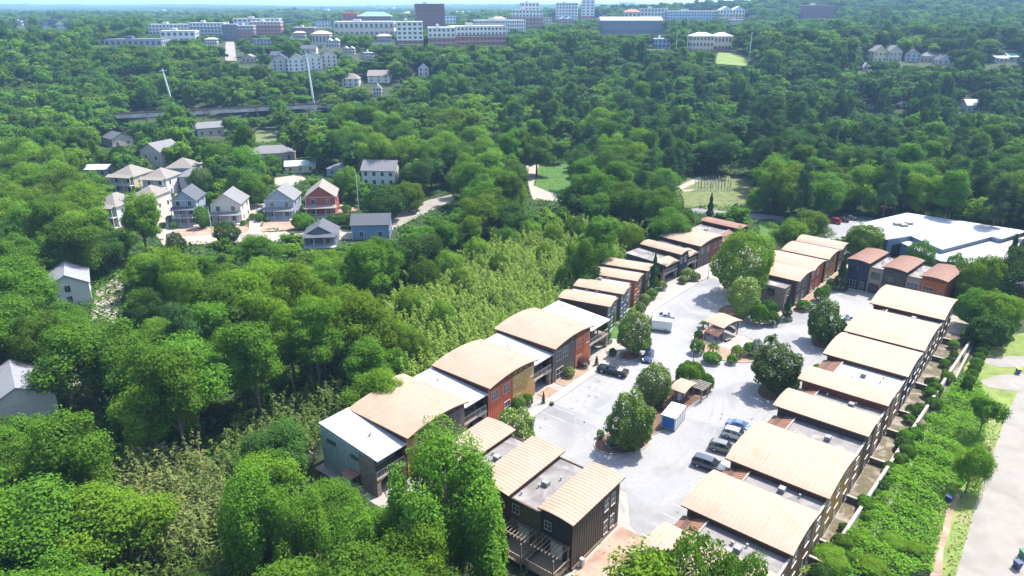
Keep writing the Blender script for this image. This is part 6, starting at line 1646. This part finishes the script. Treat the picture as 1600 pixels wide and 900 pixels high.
# ------------------------------------------------------------------ bamboo thickets, vines, undergrowth (uncountable growth)
def vnoise(x, y, s, seed=0):
    return (np.sin(x / s + seed) * np.cos(y / s * 1.1 + 2 * seed) + .6 * np.sin(x / s * 2.3 + y / s * 1.7 + seed * 3) + .35 * np.sin(x / s * 4.7 - y / s * 3.9 + seed)) / 1.95
def fill(poly, step, jit=.5):
    xs = [p[0] for p in poly]; ys = [p[1] for p in poly]
    X, Y = np.meshgrid(np.arange(min(xs), max(xs), step), np.arange(min(ys), max(ys), step))
    X = X.ravel() + nrg.uniform(-jit, jit, X.size) * step; Y = Y.ravel() + nrg.uniform(-jit, jit, Y.size) * step
    k = in_poly_np(X, Y, poly); return X[k], Y[k]
def bamboo(px, zt, hmax, step, per, label, seed, m=L_bamb, zmask=None):
    poly = [G(u, v, zt) for u, v in px]
    X, Y = fill(poly, step)
    ok = ~in_poly_np(X, Y, apron)
    X, Y = X[ok], Y[ok]
    hh = hmax * (.66 + .2 * vnoise(X, Y, 4.5, seed) + .16 * vnoise(X, Y, 1.7, seed + 2) + .16 * nrg.random(len(X)))
    n = len(X); a = nrg.random(n) * 6.283
    lean = .9 + .9 * nrg.random(n)
    i = np.repeat(np.arange(n), per); f = nrg.random(len(i)) ** .55
    bx, by = np.cos(a[i]) * lean[i] * f ** 2, np.sin(a[i]) * lean[i] * f ** 2
    sp_ = 1.05 * (1.2 - f) * (.4 + .6 * nrg.random(len(i)))
    da = nrg.random(len(i)) * 6.283
    Pn = np.stack([X[i] + bx + np.cos(da) * sp_, Y[i] + by + np.sin(da) * sp_, hh[i] * (.25 + .75 * f) - .25 * nrg.random(len(i))], 1)
    T = np.stack([np.cos(da), np.sin(da), -.55 + .5 * nrg.random(len(i))], 1)
    N = np.stack([.5 * np.cos(da), .5 * np.sin(da), np.ones(len(i))], 1) + .4 * nrg.normal(size=(len(i), 3))
    o = link('bamboo_thicket', quads('bamboo_thicket', Pn, N, .55, .36, m, tang=T), None, 'stuff')
    tag(o, label, 'bamboo')
    cb = MB()
    for k in range(0, n, 5):
        x, y, h = X[k], Y[k], hh[k]
        cb.bar((x, y, 0), (x + math.cos(a[k]) * lean[k] * .8, y + math.sin(a[k]) * lean[k] * .8, h * .95), .07)
    cb.build('culm', M_culm, o, kind='stuff')
    NO_TREES.append(poly)
big = [(600, 460), (640, 420), (700, 398), (760, 372), (830, 352), (900, 335), (990, 338), (1015, 362), (990, 385), (940, 400), (900, 428), (900, 445), (880, 470), (860, 485), (780, 520), (700, 565), (640, 590), (600, 560), (590, 510)]
bamboo(big, 6.0, 8.0, 1.3, 56, 'broad bright bamboo thicket behind the townhouse row', 3)
bamboo([(140, 735), (200, 702), (285, 685), (352, 710), (352, 790), (300, 835), (200, 835), (145, 800)], 6.0, 8.5, 1.0, 30, 'tan-green bamboo thicket among vine-draped trees', 5, L_tanb)
bamboo([(330, 690), (380, 640), (440, 610), (520, 585), (600, 560), (560, 610), (505, 665), (480, 700), (400, 720)], 5.0, 7.0, 1.1, 26, 'dark-shaded bamboo fringe behind the aqua end house', 7, L_shade)
bamboo([(200, 830), (420, 800), (560, 860), (600, 905), (180, 905)], 4.0, 5.5, 1.1, 28, 'low bamboo growth below the vine columns', 9, L_shade)

def carpet(px, z0, amp, sc_, dens, leaf, m, name, label, cat, seed, world=None, skip=False):
    poly = world or [G(u, v) for u, v in px]
    X, Y = fill(poly, dens)
    if skip:
        bad = np.zeros(len(X), bool)
        for p_ in NO_TREES: bad |= in_poly_np(X, Y, p_)
        X, Y = X[~bad], Y[~bad]
    hgt = z0 + amp * np.clip(.5 + .7 * vnoise(X, Y, sc_, seed) + .3 * vnoise(X, Y, sc_ * .4, seed + 1), 0, 2)
    gx = vnoise(X + .3, Y, sc_, seed) - vnoise(X - .3, Y, sc_, seed); gy = vnoise(X, Y + .3, sc_, seed) - vnoise(X, Y - .3, sc_, seed)
    Pn = np.stack([X, Y, hgt + nrg.normal(size=len(X)) * .12], 1)
    N = np.stack([-gx * amp, -gy * amp, np.full(len(X), .9)], 1) + .4 * nrg.normal(size=(len(X), 3))
    o = link(name, quads(name, Pn, N, leaf, .85, m), None, 'stuff'); tag(o, label, cat)
    return o
bank = [(1240, 905), (1300, 868), (1360, 790), (1430, 690), (1480, 610), (1500, 588), (1530, 600), (1548, 640), (1535, 700), (1505, 760), (1478, 800), (1455, 905)]
carpet(bank, .15, 1.3, 2.4, .20, .36, L_bank, 'vine_ground_cover', 'bright vines smothering the bank beside the garden wall', 'vines', 2)
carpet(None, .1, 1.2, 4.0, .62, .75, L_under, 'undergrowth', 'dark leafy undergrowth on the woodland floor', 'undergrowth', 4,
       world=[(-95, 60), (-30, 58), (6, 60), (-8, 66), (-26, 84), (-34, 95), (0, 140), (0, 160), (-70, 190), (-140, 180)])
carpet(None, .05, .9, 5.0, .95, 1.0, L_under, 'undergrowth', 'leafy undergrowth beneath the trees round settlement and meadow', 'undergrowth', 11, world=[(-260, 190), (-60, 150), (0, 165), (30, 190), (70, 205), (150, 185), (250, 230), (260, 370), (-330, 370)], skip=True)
carpet([(838, 292), (845, 262), (950, 264), (950, 300), (880, 312)], .05, .2, 3, .8, .5, L_vine, 'tall_grass', 'tall lawn grass beside the gravel path', 'grass', 6)
carpet(None, .05, .25, 3, .5, .35, L_gold, 'verge_grass', 'ragged grass tufts along the verge', 'grass', 8, world=[G(u, v) for u, v in ((1470, 905), (1500, 780), (1545, 660), (1560, 640), (1572, 648), (1532, 770), (1494, 905))])

# ------------------------------------------------------------------ woodland
far_col = bpy.data.collections.new('far_tree_kinds')
def far_tree(key, seed, h, r, base, k, n, leaf, m, kind='round'):
    C, Rr = crown_clumps(seed, h, r, base, k, kind); g = np.random.default_rng(seed)
    Pn, Nn = clump_leaves(C, Rr, n, g=g)
    o = bpy.data.objects.new('far_tree', quads('far_tree', Pn, Nn, leaf, .7, m, gen=g)); far_col.objects.link(o)
FAR_KINDS = 8
for i in range(3): far_tree('m', 200 + i, 16, 5.8, .1, 18, 2800, 1.0, L_mid)
for i in range(2): far_tree('l', 210 + i, 15, 5.6, .1, 18, 2800, 1.0, L_lime)
for i in range(3): far_tree('d', 220 + i, 16, 5.6, .1, 18, 2800, 1.0, L_dark)

def species(x, y, q):
    n = float(vnoise(np.array(x), np.array(y), 42, 1.7)) + .35 * float(vnoise(np.array(x), np.array(y), 15, .4))
    u, v, _ = PXL(x, y, 10 + float(H(x, y)))
    pine_w = .0
    if u > 1000 and 150 < v < 330: pine_w = .36  # real dark pines; their dark tone also stands in for cloud shadow here
    elif u > 760 and 90 < v < 250: pine_w = .16
    elif 240 < u < 620 and 380 < v < 640: pine_w = .08
    dark_w = .14 + (.20 if (u > 960 and v < 260) else 0) + (.08 if v < 160 else 0)
    if q < pine_w: return 'pine'
    if q < pine_w + dark_w - .25 * n: return 'dark'
    if q < pine_w + dark_w + .30 - .2 * n: return 'mid'
    if q > .9: return 'tall'
    return 'lime' if n > -.15 else 'mid'
cand = []
y = 50.0
placed = {}
def near_ok(x, y, d):
    cx_, cy_ = int(x // 12), int(y // 12)
    for i in (-1, 0, 1):
        for j in (-1, 0, 1):
            for (a, b, r_) in placed.get((cx_ + i, cy_ + j), ()):
                if (a - x) ** 2 + (b - y) ** 2 < (d + r_ * .55) ** 2: return False
    return True
for (a, b, r_) in PLANTED:
    if r_ > 2.5: placed.setdefault((int(a // 12), int(b // 12)), []).append((a, b, r_))
polys = [(p, min(a for a, _ in p), max(a for a, _ in p), min(b for _, b in p), max(b for _, b in p)) for p in NO_TREES]
def forbidden(x, y):
    for p, x0, x1, y0, y1 in polys:
        if x0 <= x <= x1 and y0 <= y <= y1 and in_poly(x, y, p): return True
    return False
rows = []
while y < 2600:
    stp = 6.2 if y < 300 else (7.5 if y < 600 else (9.5 if y < 1100 else 13.0 + (y - 1100) * .008))
    half = y * .80 + 25
    for x in np.arange(-half, half, stp):
        rows.append((x + rng.uniform(-.45, .45) * stp, y + rng.uniform(-.45, .45) * stp, stp))
    y += stp * .95
for (x, y, stp) in rows:
    if forbidden(x, y): continue
    z = float(H(x, y))
    q = rng.random(); sp_ = species(x, y, q)
    h = rng.uniform(11, 18) if y < 300 else rng.uniform(11, 19)
    if sp_ == 'pine': h = rng.uniform(15, 22)
    if sp_ == 'tall': h = rng.uniform(17, 22)
    r_ = {'pine': 3.8, 'tall': 4.6}.get(sp_, rng.uniform(4.4, 7.4) if y < 330 else rng.uniform(6.0, 9.8))
    if sp_ not in ('pine', 'tall') and y < 330: h = max(h, r_ * 2.45)
    if y > 330: kv = 1 + .28 * float(vnoise(np.array(x), np.array(y), 33, 4.1)) + .22 * (rng.random() - .4); h *= kv; r_ *= min(1.25, max(.7, kv))
    if y > 1100: r_ *= stp / 10.5
    if y < 1300 and not near_ok(x, y, r_ * .48): continue
    if y < 1500:
        tries = 0
        while blocks(x, y, z, h, r_) and tries < 4: h *= .72; r_ *= .8; tries += 1
        if tries == 4: continue
    placed.setdefault((int(x // 12), int(y // 12)), []).append((x, y, r_))
    cand.append((h / math.hypot(x, y), x, y, z, h, r_, sp_))
def seen(x, y, z, h, r_):
    u, v, f = PXL(x, y, z + h * .8); k = r_ * FPX / f
    return -k < u < 1600 + k and -k < v < 900 + 2 * k
cand.sort(key=lambda c_: (-1 if seen(*c_[1:6]) else 0, -c_[0]))
LAND = [(G(u, v), nm) for u, v, nm in ((44, 676, 'the large tan house'), (112, 478, 'the white house on the gravel drive'), (293, 352, 'the narrow blue-grey house'), (356, 349, 'the ivory clapboard house'), (439, 342, 'the pale blue-grey gabled house'), (503, 338, 'the brick-red gabled house'),
        (592, 291, 'the white two-storey house'), (501, 385, 'the slate-roofed cottage'), (580, 374, 'the blue barn-like house'), (195, 302, 'the cream yellow house'), (240, 268, 'the tall tan house'), (283, 282, 'the teal-fronted house'), (168, 228, 'the pale tan house'), (425, 252, 'the long low house'), (470, 270, 'the yellow bungalow'),
        (330, 212, 'the house below the trestle'), (870, 285, 'the lawn slope'), (1120, 300, 'the painted meadow poles'), (1190, 335, 'the park road'), (1320, 345, 'the warehouse parking lot'), (1500, 345, 'the white warehouse roof'), (1592, 480, 'the dark red shed'), (700, 430, 'the bright bamboo thicket'), (520, 600, 'the dark bamboo fringe'), (230, 770, 'the tan-green bamboo'),
        (640, 345, 'the paved bend of the street'), (225, 398, 'the street corner'), (160, 500, 'the lower gravel drive'))]
def zone(x, y):
    d_, nm = min((math.dist((x, y), p_), n_) for p_, n_ in LAND)
    if d_ < 26: return 'in the trees next to ' + nm
    u, v, _ = PXL(x, y, 0)
    if x < -4 and y < 122: return 'in the wood between the tan house and the long townhouse row'
    if y < 190 and x < 60: return 'in the wood between the bamboo and the settlement street'
    if x > 40 and y < 330: return 'in the wood beyond the warehouse and park road'
    if y < 330 and x < -25: return 'around the clapboard houses of the settlement'
    return 'in the wood around the gravel path and meadow'
words = dict(mid='mid-green leafy tree', lime='bright lime-green leafy tree', dark='dark green leafy tree', tall='tall narrow green tree', pine='dark straight pine')
cnt = dict(b=0, p=0)
rest = []
for c_ in cand:
    _, x, y, z, h, r_, sp_ = c_
    kb = 'p' if sp_ == 'pine' else 'b'
    if cnt[kb] < (280 if kb == 'b' else 90) and seen(x, y, z, h, r_):
        cnt[kb] += 1
        var = {'mid': 4, 'lime': 3, 'dark': 3, 'tall': 2, 'pine': 3}[sp_]
        lb = words[sp_] + ' ' + zone(x, y)
        plant('%s%d' % (sp_, rng.randrange(var)), x, y, h, r_, 'pine_tree' if kb == 'p' else 'broadleaf_tree', lb, 'tree', lb, z=z)
    else: rest.append(c_)
# hilly woodland beyond, larger crowns thinned with distance
yy = 2600.0
while yy < 9500:
    stp = 26 + (yy - 2600) * .006
    half = yy * .8
    for x in np.arange(-half, half, stp * 1.3):
        xx = x + rng.uniform(-.5, .5) * stp; y2 = yy + rng.uniform(-.5, .5) * stp
        rest.append((0, xx, y2, float(H(xx, y2)) - 2, rng.uniform(14, 20), stp * .62, 'mid'))
    yy += stp * 1.25
N = len(rest)
pm = bpy.data.meshes.new('woodland')
pm.vertices.add(N)
pm.vertices.foreach_set('co', np.array([(c_[1], c_[2], c_[3] - .3) for c_ in rest], np.float32).ravel())
kind_ix = {'mid': (0, 3), 'tall': (0, 3), 'lime': (3, 2), 'dark': (5, 3), 'pine': (5, 3)}
at = pm.attributes.new('sc', 'FLOAT_VECTOR', 'POINT'); at.data.foreach_set('vector', np.array([(c_[5] / 5.7, c_[5] / 5.7, c_[4] / 16) for c_ in rest], np.float32).ravel())
at = pm.attributes.new('rt', 'FLOAT_VECTOR', 'POINT'); at.data.foreach_set('vector', np.array([(0, 0, rng.uniform(0, 6.283)) for _ in rest], np.float32).ravel())
at = pm.attributes.new('kd', 'INT', 'POINT'); at.data.foreach_set('value', [kind_ix[c_[6]][0] + rng.randrange(kind_ix[c_[6]][1]) for c_ in rest])
wood = link('woodland', pm, None, 'stuff'); tag(wood, 'dense green woodland rolling away to the hazy horizon', 'woodland')
ng = bpy.data.node_groups.new('woodland_scatter', 'GeometryNodeTree')
ng.interface.new_socket('Geometry', in_out='INPUT', socket_type='NodeSocketGeometry'); ng.interface.new_socket('Geometry', in_out='OUTPUT', socket_type='NodeSocketGeometry')
gi = ng.nodes.new('NodeGroupInput'); go = ng.nodes.new('NodeGroupOutput')
ci = ng.nodes.new('GeometryNodeCollectionInfo'); ci.inputs['Collection'].default_value = far_col
ci.inputs['Separate Children'].default_value = True; ci.inputs['Reset Children'].default_value = True
mp = ng.nodes.new('GeometryNodeMeshToPoints'); ip = ng.nodes.new('GeometryNodeInstanceOnPoints')
def attr(nm, ty):
    n_ = ng.nodes.new('GeometryNodeInputNamedAttribute'); n_.data_type = ty; n_.inputs['Name'].default_value = nm; return n_.outputs['Attribute']
ng.links.new(gi.outputs[0], mp.inputs['Mesh']); ng.links.new(mp.outputs[0], ip.inputs['Points'])
ng.links.new(ci.outputs[0], ip.inputs['Instance']); ip.inputs['Pick Instance'].default_value = True
ng.links.new(attr('kd', 'INT'), ip.inputs['Instance Index']); ng.links.new(attr('sc', 'FLOAT_VECTOR'), ip.inputs['Scale'])
er = ng.nodes.new('FunctionNodeEulerToRotation'); ng.links.new(attr('rt', 'FLOAT_VECTOR'), er.inputs[0]); ng.links.new(er.outputs[0], ip.inputs['Rotation'])
ng.links.new(ip.outputs[0], go.inputs[0])
md = wood.modifiers.new('scatter', 'NODES'); md.node_group = ng

# ------------------------------------------------------------------ summer haze
HZ = 0.00014
hb = MB().box(-14000, 14000, -60, 13500, -6, 118)
hm = bpy.data.materials.new('haze_air'); hm.use_nodes = True
hn = hm.node_tree; hn.nodes.clear()
ho = hn.nodes.new('ShaderNodeOutputMaterial'); hv = hn.nodes.new('ShaderNodeVolumePrincipled')
hv.inputs['Density'].default_value = HZ; hv.inputs['Color'].default_value = (.38, .64, 1.0, 1); hv.inputs['Anisotropy'].default_value = .1
hn.links.new(hv.outputs[0], ho.inputs['Volume'])
hz = hb.build('haze', hm, None, kind='stuff')
tag(hz, 'pale blue summer haze lying over the far plain', 'haze')
print('trees', cnt, 'woodland', N)
